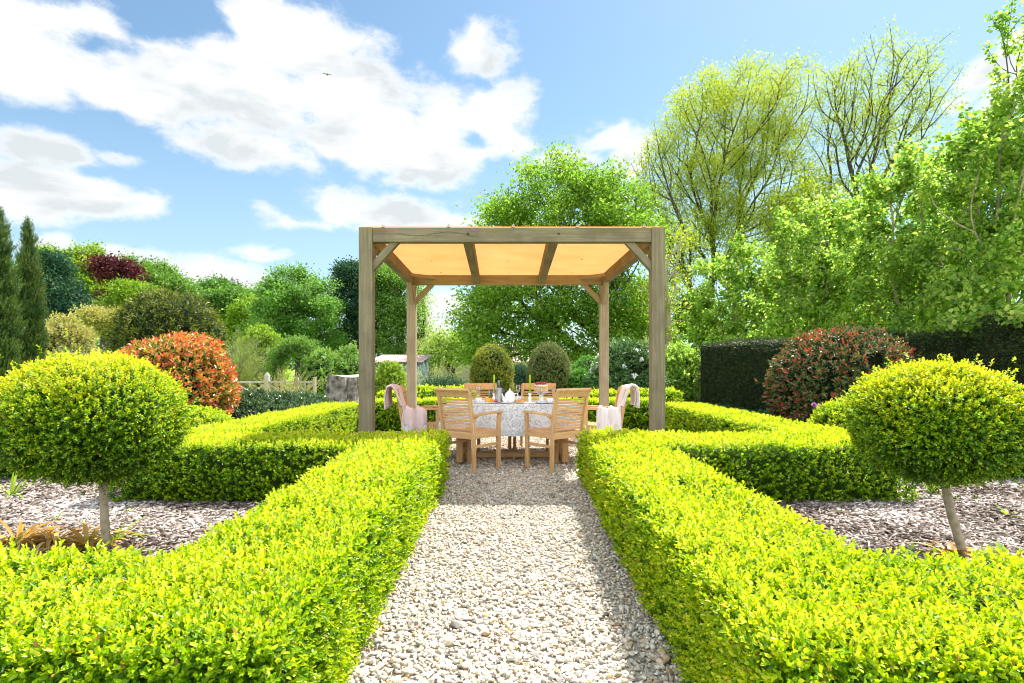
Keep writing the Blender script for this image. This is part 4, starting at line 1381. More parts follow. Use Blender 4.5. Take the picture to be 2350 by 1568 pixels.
# little domes of box beyond the standards
for lb, px, Y, r, h in (('low rounded dome of golden box beside the purple alliums, left bed', 452, 7.6, .55, .62),
                        ('low rounded dome of golden box beside the purple alliums, right bed', 1950, 8.2, .52, .72)):
    shrub('box_dome', lb, 'topiary', P2(px, Y), [(.03, r * .9), (h * .4, r), (h * .75, r * .75), (h * .95, r * .35), (h, .01)], M['box'], M['twig'],
          n=1500, per=8, leaf=.034, aspect=.56, size=.06, bump=.02, lump=.3, tlo=.25, thi=.8, kind='oval', group='low box domes')

# ================================================================== clipped yews behind the table
shrub('topiary_yew', 'golden tipped bullet shaped yew behind the table, left of the pair', 'topiary', P2(1129, 15.2),
      [(.02, .46), (.4, .53), (.9, .54), (1.25, .49), (1.5, .4), (1.66, .26), (1.74, .12), (1.77, .01)], M['yew_gold'], M['twig_dark'],
      n=5200, per=6, leaf=.05, aspect=.3, size=.08, bump=.03, lump=.35, up=.5, depth=.07, tlo=.1, thi=.85, tvar=.22, group='bullet shaped yews')
shrub('topiary_yew', 'grey green bullet shaped yew behind the table, right of the pair', 'topiary', P2(1260, 15.2),
      [(.02, .5), (.4, .545), (.95, .55), (1.3, .5), (1.55, .41), (1.72, .27), (1.81, .12), (1.84, .01)], M['yew_green'], M['twig_dark'],
      n=6000, per=6, leaf=.042, aspect=.3, size=.06, bump=.012, lump=.35, up=.4, depth=.04, tlo=.2, thi=.75, tvar=.22, group='bullet shaped yews')
DOME = [(.02, .9), (.35, 1.0), (.6, .93), (.8, .7), (.93, .4), (1.0, .01)]
for lb, px, top, w, Y, mt in (('small clipped green dome right of the grey green yew', 1331, 847, 27, 15.0, 'dome'),
                              ('larger clipped green dome behind the rear right pergola post', 1388, 852, 40, 16.5, 'dome'),
                              ('broad clipped green dome rising behind the smaller domes', 1350, 818, 48, 18.5, 'dome'),
                              ('dark bushy dome between the two bullet shaped yews', 1194, 838, 30, 18.0, 'conifer')):
    h = zat(top, Y); r = wpx(w, Y)
    shrub('topiary_dome', lb, 'topiary', P2(px, Y), [(z * h, q * r) for z, q in DOME], M[mt], M['twig_dark'], n=2400, per=6, leaf=.05, aspect=.4,
          size=.06, bump=.02, lump=.4, depth=.05, tlo=.2, thi=.75, group='clipped domes by the lawn')
o = shrub('rhododendron', 'dark shrub dotted with white flower clusters behind the right pergola posts', 'shrub', P2(1436, 14.6),
          [(.05, .62), (.4, .78), (.9, .82), (1.3, .7), (1.6, .45), (1.75, .15), (1.78, .01)], M['rhodo'], M['twig_dark'], n=2400, per=7, leaf=.1,
          aspect=.34, size=.13, bump=.12, lump=.5, depth=.2, tlo=.15, thi=.7, kind='oval', ragged=.02)
fp = []
P, NV, _ = revolve([(.5, .8), (.9, .86), (1.3, .74), (1.6, .5), (1.75, .2), (1.8, .01)], 46)
for p, nn in zip(P, NV):
    if p[1] > .3: continue
    fp.append((p + nn * .06, nn))
for p_, nn in fp:
    k = 5
    Pp = np.array([p_] * k) + RNG.normal(0, .035, (k, 3)); Nn = np.array([nn] * k) + RNG.normal(0, .3, (k, 3))
    lp_, ld, ln, ll, lt = sprigs(Pp, Nn + np.array([[0, 0, .3]]), .03, 7, .05, spread=1.3)
    leaf_mesh('flower', lp_, ld, ln, ll, ll * .65, lt, M['flower_white'], o, 'oval')

for nm, lb, px, top, w, Y, mt, lf, n in (
        ('shrub', 'bright green leafy shrub right of the front right pergola post', 1560, 800, 44, 17.5, 'lime_tree', .1, 1800),
        ('shrub', 'pale speckled shrub beyond the rhododendron', 1480, 795, 50, 18.5, 'willow', .09, 1800),
        ('shrub', 'lime green leafy shrub in front of the blue shed', 894, 836, 34, 14.5, 'limegreen', .055, 2600),
        ('shrub', 'low dark green spreading shrub beside the blue shed', 1020, 876, 54, 15.5, 'conifer', .06, 1700),
        ('shrub', 'grey green bushy shrub left of the front left pergola post', 795, 810, 62, 20.0, 'green', .11, 1500),
        ('shrub', 'yellowish tan shrub at the foot of the far cypress', 150, 735, 58, 22.0, 'tan', .11, 2600),
        ('shrub', 'yellow tinged bush left of the big round maple', 600, 755, 42, 24.0, 'limegreen', .13, 1300),
        ('shrub', 'pale grey green feathery bush along the meadow behind the arch', 770, 830, 60, 24.0, 'willow', .12, 1500)):
    h = zat(top, Y); r = wpx(w, Y)
    shrub(nm, lb, 'shrub', P2(px, Y), [(z * h, q * r) for z, q in DOME], M[mt], M['twig_dark'], n=n, per=7, leaf=lf, aspect=.5, size=lf * 1.8, bump=.13 * r,
          lump=.5 * r, up=.4, depth=.2 * r, tlo=.2, thi=.75, ragged=.05 * r, spread=1.1)


def stems_shrub(name, label, loc, n, h, spread, mat, bark, leaf=.06, nl=24, aspect=.25, group=None, r=.012, cat='shrub', kind='kite', up=1.0, tone=.5, arch=.3):
    """many thin stems from the ground, each set with narrow leaves"""
    root = thing(name, label, cat, loc, 0, group)
    b = MB(); LP, LD = [], []
    for i in range(n):
        a = random.random() * 6.28; q = spread * math.sqrt(random.random())
        hh = h * random.uniform(.65, 1.05) * (1 - .3 * (q / spread) ** 2)
        b0 = Vector((math.cos(a) * q * .22, math.sin(a) * q * .22, 0))
        pts = []
        for k in range(6):
            t = k / 5
            pts.append(b0 + Vector((math.cos(a) * q * t ** (1 + arch), math.sin(a) * q * t ** (1 + arch), hh * t - .1 * arch * t ** 3)) + Vector((random.gauss(0, .02), random.gauss(0, .02), 0)) * h)
        b.tube(pts, [r * (1 - .8 * k / 5) for k in range(6)], 4, caps=False)
        for k in range(nl):
            t = random.uniform(.25, 1) * 4.99; j = int(t)
            p = pts[j].lerp(pts[j + 1], t - j)
            LP.append(p); LD.append((pts[j + 1] - pts[j]).normalized() * up + Vector((random.gauss(0, .5), random.gauss(0, .5), random.gauss(0, .4))))
    b.build('stems', bark, root)
    LP, LD = np.array([p[:] for p in LP]), np.array([p[:] for p in LD])
    k = len(LP)
    leaf_mesh('leaves', LP + RNG.normal(0, leaf * .35, LP.shape), LD, RNG.normal(0, 1, (k, 3)) + [0, 0, .8], leaf * RNG.uniform(.7, 1.3, k), leaf * aspect, tone + RNG.normal(0, .2, k), mat, root, kind)
    return root


stems_shrub('willow_shrub', 'feathery grey green willow bush in front of the dark conifer', P2(205, 20.0), 260, 1.95, 1.6, M['willow'], M['bark_pale'], .12, 60, .16)
stems_shrub('willow_shrub', 'feathery grey green willow between the clipped yew and the arch', P2(540, 22.0), 170, 2.6, 1.35, M['willow'], M['bark_pale'], .13, 60, .16)
stems_shrub('dogwood', 'twiggy yellowish shrub growing in front of the rustic arch', P2(655, 16.2), 120, 1.25, .95, M['tan'], M['bark_pale'], .05, 26, .3, r=.008)
stems_shrub('young_tree', 'slender pale multi stemmed shrub beside the lawn and stone wall', P2(1000, 17.0), 50, 1.75, .75, M['pale'], M['bark_pale'], .06, 20, .4, r=.012)

# ================================================================== the tall dark hedge on the right
ang = math.atan2(9.6 - 15.6, 9.6 - 5.6)
hl = math.hypot(4.0, 6.0) / 2
hedge('yew_hedge', 'tall dark yew hedge behind the red tipped bush on the right', [(7.75, 12.95, hl + .3, .55, 1.86, ang)], M['yew_dark'], M['twig_dark'],
      dens=420, per=6, leaf=.05, z0=9, fall=.6, size=.09, wav=.05, aspect=.3, kind='kite', tlo=.2, thi=.7, lump=.7, back=.2)
hedge('yew_hedge', 'dark yew hedge at the far right edge behind the curved stem topiary', [(9.6, 9.2, 1.6, .5, 2.12, R(-64))], M['yew_dark'], M['twig_dark'],
      dens=520, per=6, leaf=.045, z0=9, fall=.6, size=.08, wav=.03, aspect=.3, kind='kite', tlo=.2, thi=.7, back=.2)

# ground cover under the hedge and around
def carpet(name, label, n, poly, h, mat, leaf):
    a, b, c, d = poly
    u, v = RNG.uniform(0, 1, (n, 1)), RNG.uniform(0, 1, (n, 1))
    p = (np.array(a) * (1 - u) + np.array(b) * u) * (1 - v) + (np.array(d) * (1 - u) + np.array(c) * u) * v
    P = np.concatenate([p, np.zeros((n, 1))], 1)
    P[:, 2] = h * (.35 + .3 * nz(P, .5, 2)) * RNG.uniform(.2, 1.2, n)
    P[:, 2] = np.maximum(P[:, 2], .01)
    o = leaf_mesh(name, P, RNG.normal(0, 1, (n, 3)) + [0, 0, .15], np.array([[0, 0, 1.]]) + RNG.normal(0, .35, (n, 3)), leaf * RNG.uniform(.6, 1.2, n), leaf * .6, .5 + RNG.normal(0, .22, n), mat, None)
    tag(o, label, 'ground cover', kind='stuff')
    return o


carpet('ground_cover', 'dark green leafy ground cover beneath the tall hedge', 16000, [(3.7, 9.4), (8.6, 9.2), (5.2, 16.4), (3.4, 14.6)], .3, M['cover'], .07)
carpet('ground_cover', 'mixed green ground cover around the bushes on the left', 12000, [(-8.5, 9.0), (-3.6, 9.2), (-2.6, 15.3), (-9, 15.3)], .22, M['cover'], .07)
carpet('ground_cover', 'pale grassy ground cover in front of the green shrubs', 6000, [(3.4, 13.6), (5.4, 15.0), (6.4, 20), (3.6, 19)], .2, M['green'], .07)

# ferns and hostas near the shed
def strap(name, label, loc, n, ln, wd, mat, cat='plant', group=None, arch=.9, tone=(.5, .2), flat=0.0, face=None, up=1.0):
    """clump of arching strap leaves"""
    root = thing(name, label, cat, loc, 0, group)
    V, Fc, T = [], [], []
    for i in range(n):
        a = random.random() * 6.28
        L_ = ln * random.uniform(.6, 1.15); w_ = wd * random.uniform(.7, 1.2)
        d = Vector((math.cos(a), math.sin(a), 0)); s_ = Vector((-d.y, d.x, 0))
        lift = random.uniform(.25, 1.0) * up
        ar = arch * random.uniform(.6, 1.2)
        k0 = len(V); m_ = 6
        tn = random.gauss(*tone)
        tw = random.uniform(-.4, .4)
        for k in range(m_ + 1):
            t = k / m_
            p = d * (L_ * (t * (.35 + .65 * (1 - lift * .5)))) + Vector((0, 0, max(.004 + .01 * random.random(), L_ * (lift * t - ar * t * t * .8))))
            hw = w_ * .5 * (1 - t ** 2.2) * (.55 + .45 * min(1, t * 4))
            sd = (s_ + Vector((0, 0, tw * t))).normalized()
            V += [tuple(p - sd * hw + Vector((0, 0, hw * .35))), tuple(p), tuple(p + sd * hw + Vector((0, 0, hw * .35)))]
            T += [tn] * 3
        for k in range(m_):
            q = k0 + k * 3
            Fc += [[q, q + 1, q + 4, q + 3], [q + 1, q + 2, q + 5, q + 4]]
    link_mesh('leaves', V, [np.array(Fc)], mat, root, tone=np.clip(T, 0, 1), smooth=True)
    return root


for i, (px, Y, n, l) in enumerate(((985, 12.9, 60, .55), (1020, 13.1, 60, .5), (1048, 13.3, 50, .5))):
    strap('fern', 'leafy green fern clump between the back hedge and the low dark shrub', (at(px, 0, Y).x, Y, .0), n, l + .2, .06, M['dome'], group='ferns behind the back hedge', arch=.55, up=1.3)
strap('pieris', 'small shrub with pale drooping leaves rising from ground cover by the dark hedge', P2(1712, 11.4), 30, .42, .06, M['willow'], arch=.7, up=1.3)

# daylilies dying back, and weeds in the bark
for lb, px, Y, n, l, mt in (
        ('limp orange and yellow daylily leaves around the straight topiary stem', 200, 3.72, 60, .42, 'dead'),
        ('limp orange daylily leaves at the far left edge of the mulch', 40, 3.78, 60, .42, 'dead'),
        ('few limp yellow leaves between the other dying clumps on the mulch', 120, 3.8, 40, .4, 'dead'),
        ('dry orange leaves lying around the curved topiary stem', 2180, 3.55, 34, .32, 'dead')):
    strap('daylily', lb, P2(px, Y), n, l, .032, M[mt], arch=.85, up=.8, tone=(.55, .25))
strap('daylily', 'fresh green daylily leaves beside the straight topiary stem', P2(268, 3.85), 16, .36, .022, M['grassy'], arch=.8, up=.9)
strap('daylily', 'upright green and yellow leaves below the round topiary at the left edge', P2(25, 5.2), 16, .42, .028, M['grassy'], arch=.55, up=1.4)
strap('daylily', 'tall thin green leaves poking in at the left edge of the mulch', P2(-8, 3.4), 12, .36, .022, M['grassy'], arch=.5, up=1.4)
strap('grass_tuft', 'patch of fresh green grass behind the curved topiary stem', P2(2138, 5.3), 60, .16, .012, M['grassy'], arch=.6, up=1.4, cat='grass')
strap('weed', 'broad leaved green weed near the right edge of the mulch', P2(2320, 3.45), 7, .2, .05, M['lime_tree'], arch=.5, up=1.2)
strap('weed', 'small green seedling in bark right of the curved stem', P2(2312, 4.5), 6, .13, .04, M['limegreen'], arch=.5, up=1.5)
for i, (px, Y) in enumerate(((1790, 4.3), (1930, 4.6), (2240, 3.6), (2090, 3.1), (1850, 3.7))):
    strap('weed', 'tiny green weed sprouting from the bark chips, right hand bed', P2(px, Y), 5, .07, .02, M['limegreen'], arch=.5, up=1.3, group='tiny weeds in the right bed')
for i, (px, Y) in enumerate(((130, 4.4), (180, 4.2), (350, 3.6), (200, 3.7), (300, 4.6), (430, 3.2))):
    strap('weed', 'tiny yellow green weed sprouting from the bark chips, left hand bed', P2(px, Y), 5, .08, .016, M['limegreen'], arch=.5, up=1.3, group='tiny weeds in the left bed')

# alliums
def allium(lb, px, py, Y, r=.042, group='purple alliums'):
    p = at(px, py, Y)
    t = thing('allium', lb, 'flower', (p.x, Y, 0), 0, group)
    b = MB(); b.tube([(random.uniform(-.02, .02), 0, 0), (0, 0, p.z * .6), (0, 0, p.z)], .006, 6); b.build('stem', M['stem_green'], t, smooth=True)
    d = unit(RNG.normal(size=(150, 3)))
    leaf_mesh('flower_head', d * r * .25 + [0, 0, p.z], d, RNG.normal(size=(150, 3)), r * .85, r * .3, RNG.uniform(0, 1, 150), M['flower_purple'], t, 'oval')


for lb, px, py in (('purple allium on tall stem, leftmost of the group by the red tipped bush', 1868, 929),
                   ('purple allium on tall stem, second from the left by the red tipped bush', 1879, 932),
                   ('purple allium with a small head, third from left by the red tipped bush', 1897, 938),
                   ('low purple allium, beneath the small headed one', 1893, 950),
                   ('tallest purple allium just above the golden dome', 1935, 921),
                   ('purple allium close to the golden dome, under the tallest one', 1928, 940)):
    allium(lb, px, py, 8.6, .036 if py != 938 else .022)
for lb, px, py in (('purple allium above the hedge beside the glossy dark shrub, lower one', 505, 965), ('purple allium beside the orange leaved bush, upper one', 479, 948), ('purple allium glimpsed at the far left edge behind the topiary ball', 4, 935)):
    allium(lb, px, py, 8.0, .04)

# ================================================================== stump, fence, arch, shed, wall, cottage
Y = 13.2
t = thing('tree_stump', 'broad grey sawn tree stump with fluted sides', 'tree stump', P2(790, Y))
b = MB()
nk, hh = 72, zat(857, Y)
vs = []
rows = 12
for j in range(rows + 1):
    z = hh * j / rows
    fl_ = 1 + .55 * (1 - j / rows) ** 2.2
    for k in range(nk):
        q = 2 * math.pi * k / nk
        flu = .15 * abs(math.sin(3.5 * q + .5)) + .12 * math.sin(9 * q + 1.3 * j / rows) + .05 * math.sin(17 * q + j * .4) - .08
        rr_ = .355 * fl_ * (1 + flu * (1.1 - .5 * j / rows)) + random.gauss(0, .006)
        vs.append((rr_ * math.cos(q), rr_ * math.sin(q), z - .06 + (.03 * math.sin(q * 2) if j == rows else 0)))
fs = [(j * nk + k, j * nk + (k + 1) % nk, (j + 1) * nk + (k + 1) % nk, (j + 1) * nk + k) for j in range(rows) for k in range(nk)]
b.add(vs, fs)
b.build('bark', noise_mat('stump_bark', [(.34, (.06, .05, .04)), (.5, (.22, .19, .16)), (.75, (.4, .36, .32))], scale=7, rough=.95, spec=.1, bump=1.0, dist=.05), t)
b = MB(); top = vs[-nk:]; b.add([(x * .99, y * .99, z) for x, y, z in top] + [(0, 0, hh - .05)], [(k, (k + 1) % nk, nk) for k in range(nk)])
b.build('cut_face', noise_mat('stump_top', [(.3, (.3, .26, .22)), (.7, (.52, .48, .43))], scale=12, rough=.95), t)

Y = 16.8
t = thing('garden_fence', 'pale wooden fence with crossed braces between posts', 'fence', (0, Y, 0))
pxs = [470, 540, 613, 682, 722]
for i, px in enumerate(pxs):
    x = at(px, 0, Y).x; h = zat(870, Y)
    big = px == 613
    h = zat(866 if not big else 862, Y) + (.0)
    b = MB(); w_ = .13 if big else .08
    b.bar((x, 0, 0), (x, 0, h), w_, w_, up=(0, 1, 0))
    if big: b.bar((x, 0, h), (x, 0, h + .1), w_, w_, up=(0, 1, 0), w1=.01, h1=.01)
    b.build('post', M['fence_wood'], t)
for a, c in zip(pxs[:-1], pxs[1:]):
    xa, xc = at(a, 0, Y).x + .05, at(c, 0, Y).x - .05
    b = MB(); b.bar((xa, 0, zat(877, Y)), (xc, 0, zat(877, Y)), .07, .05); b.build('top_rail', M['fence_wood'], t)
    for (x0, z0, x1, z1) in ((xa, .12, xc, zat(880, Y)), (xa, zat(880, Y), xc, .12)):
        b = MB(); b.bar((x0, .02 if z0 < z1 else -.03, z0), (x1, .02 if z0 < z1 else -.03, z1), .035, .05); b.build('brace', M['fence_wood'], t)
    b = MB(); xm = (xa + xc) / 2; b.bar((xm, -.075, .05), (xm, -.075, zat(878, Y)), .045, .03, up=(0, 1, 0)); b.build('baluster', M['fence_wood'], t)

Y = 19.5
t = thing('garden_arch', 'rustic arch of woven stems overgrown with grey green leaves', 'garden arch', P2(680, Y))
x_ = wpx(46, Y); h = zat(800, Y)
arc = [(-x_, 0, 0), (-x_, 0, h * .5)] + [(-x_ * math.cos(q), 0, h * .5 + h * .5 * math.sin(q)) for q in [math.pi * i / 12 for i in range(1, 12)]] + [(x_, 0, h * .5), (x_, 0, 0)]
for dy in (-.25, .25):
    b = MB(); b.tube([(p[0], dy + random.gauss(0, .01), p[2]) for p in arc], .03, 6); b.build('hoop', M['bark_dark'], t, smooth=True)
Pp = []
for i in range(1500):
    k = random.uniform(0, len(arc) - 1.001); j = int(k)
    p = Vector(arc[j]).lerp(Vector(arc[j + 1]), k - j)
    Pp.append((p.x + random.gauss(0, .13) + (.1 if p.x > 0 else 0), p.y + random.uniform(-.4, .4), max(.05, p.z + random.gauss(0, .12) + .1)))
Pp = np.array(Pp)
lp_, ld, ln, ll, lt = sprigs(Pp, RNG.normal(0, 1, Pp.shape) + [0, 0, .8], .16, 7, .09, tlo=.2, thi=.7)
leaf_mesh('climber', lp_, ld, ln, ll, ll * .4, lt, M['green'], t, 'kite')
shrub('shrub', 'dense grey green climber bush standing right of the rustic arch', 'shrub', P2(735, 19.0), [(.02, .5), (.5, .62), (1.1, .5), (1.5, .3), (1.62, .01)], M['green'], M['twig_dark'], n=900, per=7, leaf=.1, size=.16, bump=.1, depth=.15, ragged=.05)

# corrugated shed
Y = 21.0
xs0, xs1 = at(845, 0, Y).x, at(966, 0, Y).x
t = thing('shed', 'blue grey corrugated iron shed with a rusty pink roof', 'shed', ((xs0 + xs1) / 2, Y, 0))
hw_ = (xs1 - xs0) / 2 - .06; hz_ = zat(834, Y)
def corr(x0, x1, z0, z1, y, amp=.022, pitch=.085):
    k = int((x1 - x0) / pitch * 6)
    V = []
    for i in range(k + 1):
        x = x0 + (x1 - x0) * i / k
        dy = amp * math.sin(i * math.pi / 3)
        V += [(x, y + dy, z0), (x, y + dy, z1)]
    return V, [(2 * i, 2 * i + 2, 2 * i + 3, 2 * i + 1) for i in range(k)]
tin = noise_mat('blue_grey_tin', [(.3, (.10, .15, .18)), (.55, (.2, .29, .33)), (.75, (.34, .42, .44))], scale=5, rough=.6, spec=.3)
rust = noise_mat('rusty_tin', [(.3, (.26, .16, .14)), (.55, (.42, .31, .28)), (.75, (.55, .46, .43))], scale=6, rough=.8)
b = MB(); V, fs = corr(-hw_, hw_, 0, hz_, 0); b.add(V, fs); b.build('front_wall', tin, t, smooth=True, solid=.004)
for s in (-1, 1):
    b = MB(); V, fs = corr(.03, 2.3, 0, hz_, 0); b.add([(s * hw_ + v[1], v[0], v[2]) for v in V], fs); b.build('side_wall', tin, t, smooth=True, solid=.004)
b = MB(); b.box((0, 2.36, hz_ / 2 + .1), (2 * hw_, .03, hz_ + .2)); b.build('rear_wall', tin, t)
b = MB(); V, fs = corr(-hw_ - .1, hw_ + .1, 0, 1, 0); b.add([(v[0], -.14 if v[2] == 0 else 2.5, (hz_ + .04 if v[2] == 0 else hz_ + .36) + v[1]) for v in V], fs); b.build('roof', rust, t, smooth=True, solid=.006)

# stone wall and cottage beyond the lawn
Y = 47.0
x0, x1 = at(900, 0, Y).x, at(1330, 0, Y).x
t = thing('stone_wall', 'long low pale stone garden wall beyond the lawn', 'wall', ((x0 + x1) / 2, Y, 0))
m, nt, out = nt_new('rubble_stone')
tcn = N(nt, 'ShaderNodeTexCoord'); br = N(nt, 'ShaderNodeTexBrick', ins={'Scale': 1.6, 'Mortar Size': .02, 'Color1': (.42, .37, .29, 1), 'Color2': (.30, .27, .22, 1), 'Mortar': (.5, .46, .4, 1)})
mpn = N(nt, 'ShaderNodeMapping', ins={'Rotation': (R(90), 0, 0)}); nt.links.new(tcn.outputs['Object'], mpn.inputs[0]); nt.links.new(mpn.outputs[0], br.inputs[0])
pn = N(nt, 'ShaderNodeBsdfPrincipled', ins={'Roughness': .95}); nt.links.new(br.outputs[0], pn.inputs['Base Color']); nt.links.new(pn.outputs[0], out.inputs[0])
M['rubble'] = m
hwl = zat(834, Y)
b = MB(); b.box((0, 0, hwl / 2), (x1 - x0, .45, hwl)); b.build('masonry', M['rubble'], t)
b = MB(); b.bar((-(x1 - x0) / 2, 0, hwl + .06), ((x1 - x0) / 2, 0, hwl + .06), .56, .118); b.build('coping', noise_mat('tile_coping', [(.3, (.3, .2, .15)), (.7, (.48, .36, .28))], scale=2, rough=.9), t)

Y = 56.0
cx_ = at(1193, 0, Y).x
t = thing('cottage', 'white gabled cottage with a pinkish tiled roof behind the stone wall', 'cottage', (cx_, Y, 0), R(-32))
we, he, hp = 2.3, zat(838, Y), zat(806, Y)
b = MB()
dl = 4.2
b.add([(-we, -dl, 0), (we, -dl, 0), (we, -dl, he), (0, -dl, hp + .5), (-we, -dl, he), (-we, dl, 0), (we, dl, 0), (we, dl, he), (0, dl, hp + .5), (-we, dl, he)],
      [(0, 1, 2, 3, 4), (9, 8, 7, 6, 5), (1, 6, 7, 2), (5, 0, 4, 9)])
b.build('walls', noise_mat('white_render', [(.3, (.7, .68, .64)), (.7, (.8, .79, .76))], scale=2, rough=.9), t)
for s in (-1, 1):
    b = MB(); b.bar((s * we * .52, -dl - .2, (he + hp + .5) / 2 + .06), (s * we * .52, dl + .2, (he + hp + .5) / 2 + .06), math.hypot(we, hp + .5 - he) + .3, .1, up=(s * (hp + .5 - he), 0, we))
    b.build('roof', noise_mat('clay_tile', [(.3, (.3, .2, .17)), (.7, (.48, .36, .32))], scale=3, rough=.9), t)
b = MB(); b.box((0, 2.6, hp + .9), (.6, .6, 1.6)); b.build('chimney', M['rubble'], t)
b = MB(); b.box((0, -dl - .004, 1.5), (.8, .06, 1.0)); wn = b.build('window', noise_mat('dark_pane', [(.3, (.03, .035, .04)), (.7, (.07, .075, .08))], scale=2, rough=.1), t)
b = MB(); b.box((0, -dl - .05, 1.5), (.04, .04, 1.0)); b.box((0, -dl - .053, 1.5), (.8, .03, .04)); b.build('frame', M['linen'], wn)

# bird
for lb, px, py, Y, sc in (('dark bird gliding in front of the big white cloud', 751, 172, 60, 1.0), ('tiny dark bird far off above the wooded hill', 310, 567, 90, .75)):
    p = at(px, py, Y)
    t = thing('bird', lb, 'bird', p, R(25))
    b = MB()
    s_ = .5 * sc
    b.lathe([(.001, -.55), (.05, -.5), (.12, -.2), (.16, .1), (.12, .34), (.07, .45), (.001, .56)], n=10)
    bv = [(v[0] * s_ * .7, v[2] * s_ * .7, v[1] * s_ * .7) for v in b.v]
    k = len(bv)
    for s in (-1, 1):
        w = [(0, .16, .02), (s * .45, .22, .22), (s * 1.0, .0, .12), (s * 1.02, -.06, .12), (s * .5, -.1, .2), (0, -.16, .02)]
        k = len(bv)
        bv += [(x * s_, y * s_, z * s_) for x, y, z in w] + [(x * s_, y * s_, z * s_ - .02) for x, y, z in w]
        b.f += [(k, k + 1, k + 4, k + 5), (k + 1, k + 2, k + 3, k + 4), (k + 6, k + 11, k + 10, k + 7), (k + 7, k + 10, k + 9, k + 8)] + [(k + i, k + 6 + i, k + 6 + (i + 1) % 6, k + (i + 1) % 6) for i in range(6)]
    k = len(bv); bv += [(-.1 * s_, -.3 * s_, 0), (.1 * s_, -.3 * s_, 0), (.14 * s_, -.62 * s_, 0), (-.14 * s_, -.62 * s_, 0)]; b.f += [(k, k + 1, k + 2, k + 3)]
    b.v = bv; b.g = bv; b.t = [.5] * len(bv)
    b.build('body', M['bottle'], t)
# ================================================================== trees
def E(Y, *rows, dz=None):
    """ellipsoids from (px, py, rx, ry[, depth shift, depth radius]) on the photograph"""
    out = []
    for r in rows:
        y = Y + (r[4] if len(r) > 4 else 0)
        out.append(ell_px(r[0], r[1], r[2], r[3], y, (r[5] if len(r) > 5 else dz)))
    return out


# big beech behind the pergola, limbs sweeping low to the left
Y = 27.0
tree('beech_tree', 'large spreading fresh green beech directly behind the pergola', (at(1405, 0, Y).x, Y),
     E(Y, (1290, 480, 180, 105), (1180, 540, 120, 80), (1400, 520, 120, 120), (1190, 690, 150, 85), (1110, 730, 70, 65), (1330, 690, 150, 130), (1430, 720, 90, 110), (1150, 800, 110, 40), (1300, 800, 120, 45), dz=3.2),
     M['beech'], M['bark_dark'], ntips=700, nleaf=76000, leaf=.17, aspect=.62, trunk=.42, fork=(at(1390, 0, Y).x, Y, 2.6), bf=.3, seg=.6, shell=.35, sigma=.42, flat=.5, tone=(.45, .2), droop=.1, rtip=.011)
# tall, barely leafed trees to the right
Y = 36.0
tree('airy_tree', 'tall many limbed tree just coming into yellow green leaf, right of the pergola', (at(1640, 0, Y).x, Y),
     E(Y, (1700, 280, 165, 140), (1620, 330, 120, 150), (1790, 250, 70, 110), (1600, 480, 90, 130), (1760, 430, 110, 150), (1680, 520, 120, 110), dz=3.5), M['airy'], M['bark_dark'],
     ntips=2000, nleaf=80000, leaf=.13, aspect=.6, trunk=.24, fork=(at(1655, 0, Y).x, Y, 5.0), bf=.32, seg=.7, shell=.3, sigma=.36, tone=(.5, .22), droop=-.1, rtip=.010,
     stems=[(at(1600, 0, Y).x, Y + .6, 4.5), (at(1700, 0, Y).x, Y - .6, 5.0), (at(1740, 0, Y).x, Y, 4.5)])
tree('airy_tree', 'leaning thin branched tree between the beech and the tall airy tree', (at(1650, 0, 34).x, 34.0),
     E(34, (1500, 400, 55, 110), (1490, 500, 60, 110), (1540, 560, 70, 90), (1560, 640, 60, 60), dz=2.0), M['airy'], M['bark_dark'],
     ntips=700, nleaf=13000, leaf=.12, aspect=.6, trunk=.15, fork=(at(1600, 0, 34).x, 34, 5.0), bf=.5, seg=.7, shell=.1, sigma=.24, tone=(.45, .22), rtip=.010)
Y = 34.0
tree('airy_tree', 'tall bare looking tree with fine upright twigs, highest on the right', (at(1960, 0, Y).x, Y),
     E(Y, (2010, 220, 130, 130), (2090, 230, 70, 130), (1930, 260, 70, 120), (1990, 380, 110, 120), (1940, 480, 90, 90), dz=3.2), M['airy'], M['bark_dark'],
     ntips=1500, nleaf=25000, leaf=.125, aspect=.6, trunk=.24, fork=(at(1955, 0, Y).x, Y, 8.0), bf=.35, seg=.8, shell=.25, sigma=.3, tone=(.4, .22), droop=-.1, rtip=.010)
tree('airy_tree', 'twiggy olive green tree low between the tall airy trees', (at(1850, 0, 31).x, 31.0),
     E(31, (1850, 500, 90, 110), (1900, 560, 90, 100), (1800, 600, 80, 80), dz=2.5), M['airy'], M['bark_dark'], ntips=330, nleaf=15000, leaf=.15, trunk=.2, bf=.15, seg=.8, shell=.2, sigma=.35, tone=(.3, .2), rtip=.014)
tree('slender_tree', 'slim straight trunked tree seen just right of the front right pergola post', (at(1537, 0, 24).x, 24.0),
     E(24, (1530, 620, 45, 90), (1560, 560, 40, 60), (1500, 690, 50, 60), (1545, 720, 45, 60), dz=1.0), M['airy'], M['bark_pale'], ntips=130, nleaf=2400, leaf=.11, trunk=.13, fork=(at(1536, 0, 24).x, 24, 4.2), bf=.15, seg=.5, shell=.2, sigma=.25, rtip=.009)

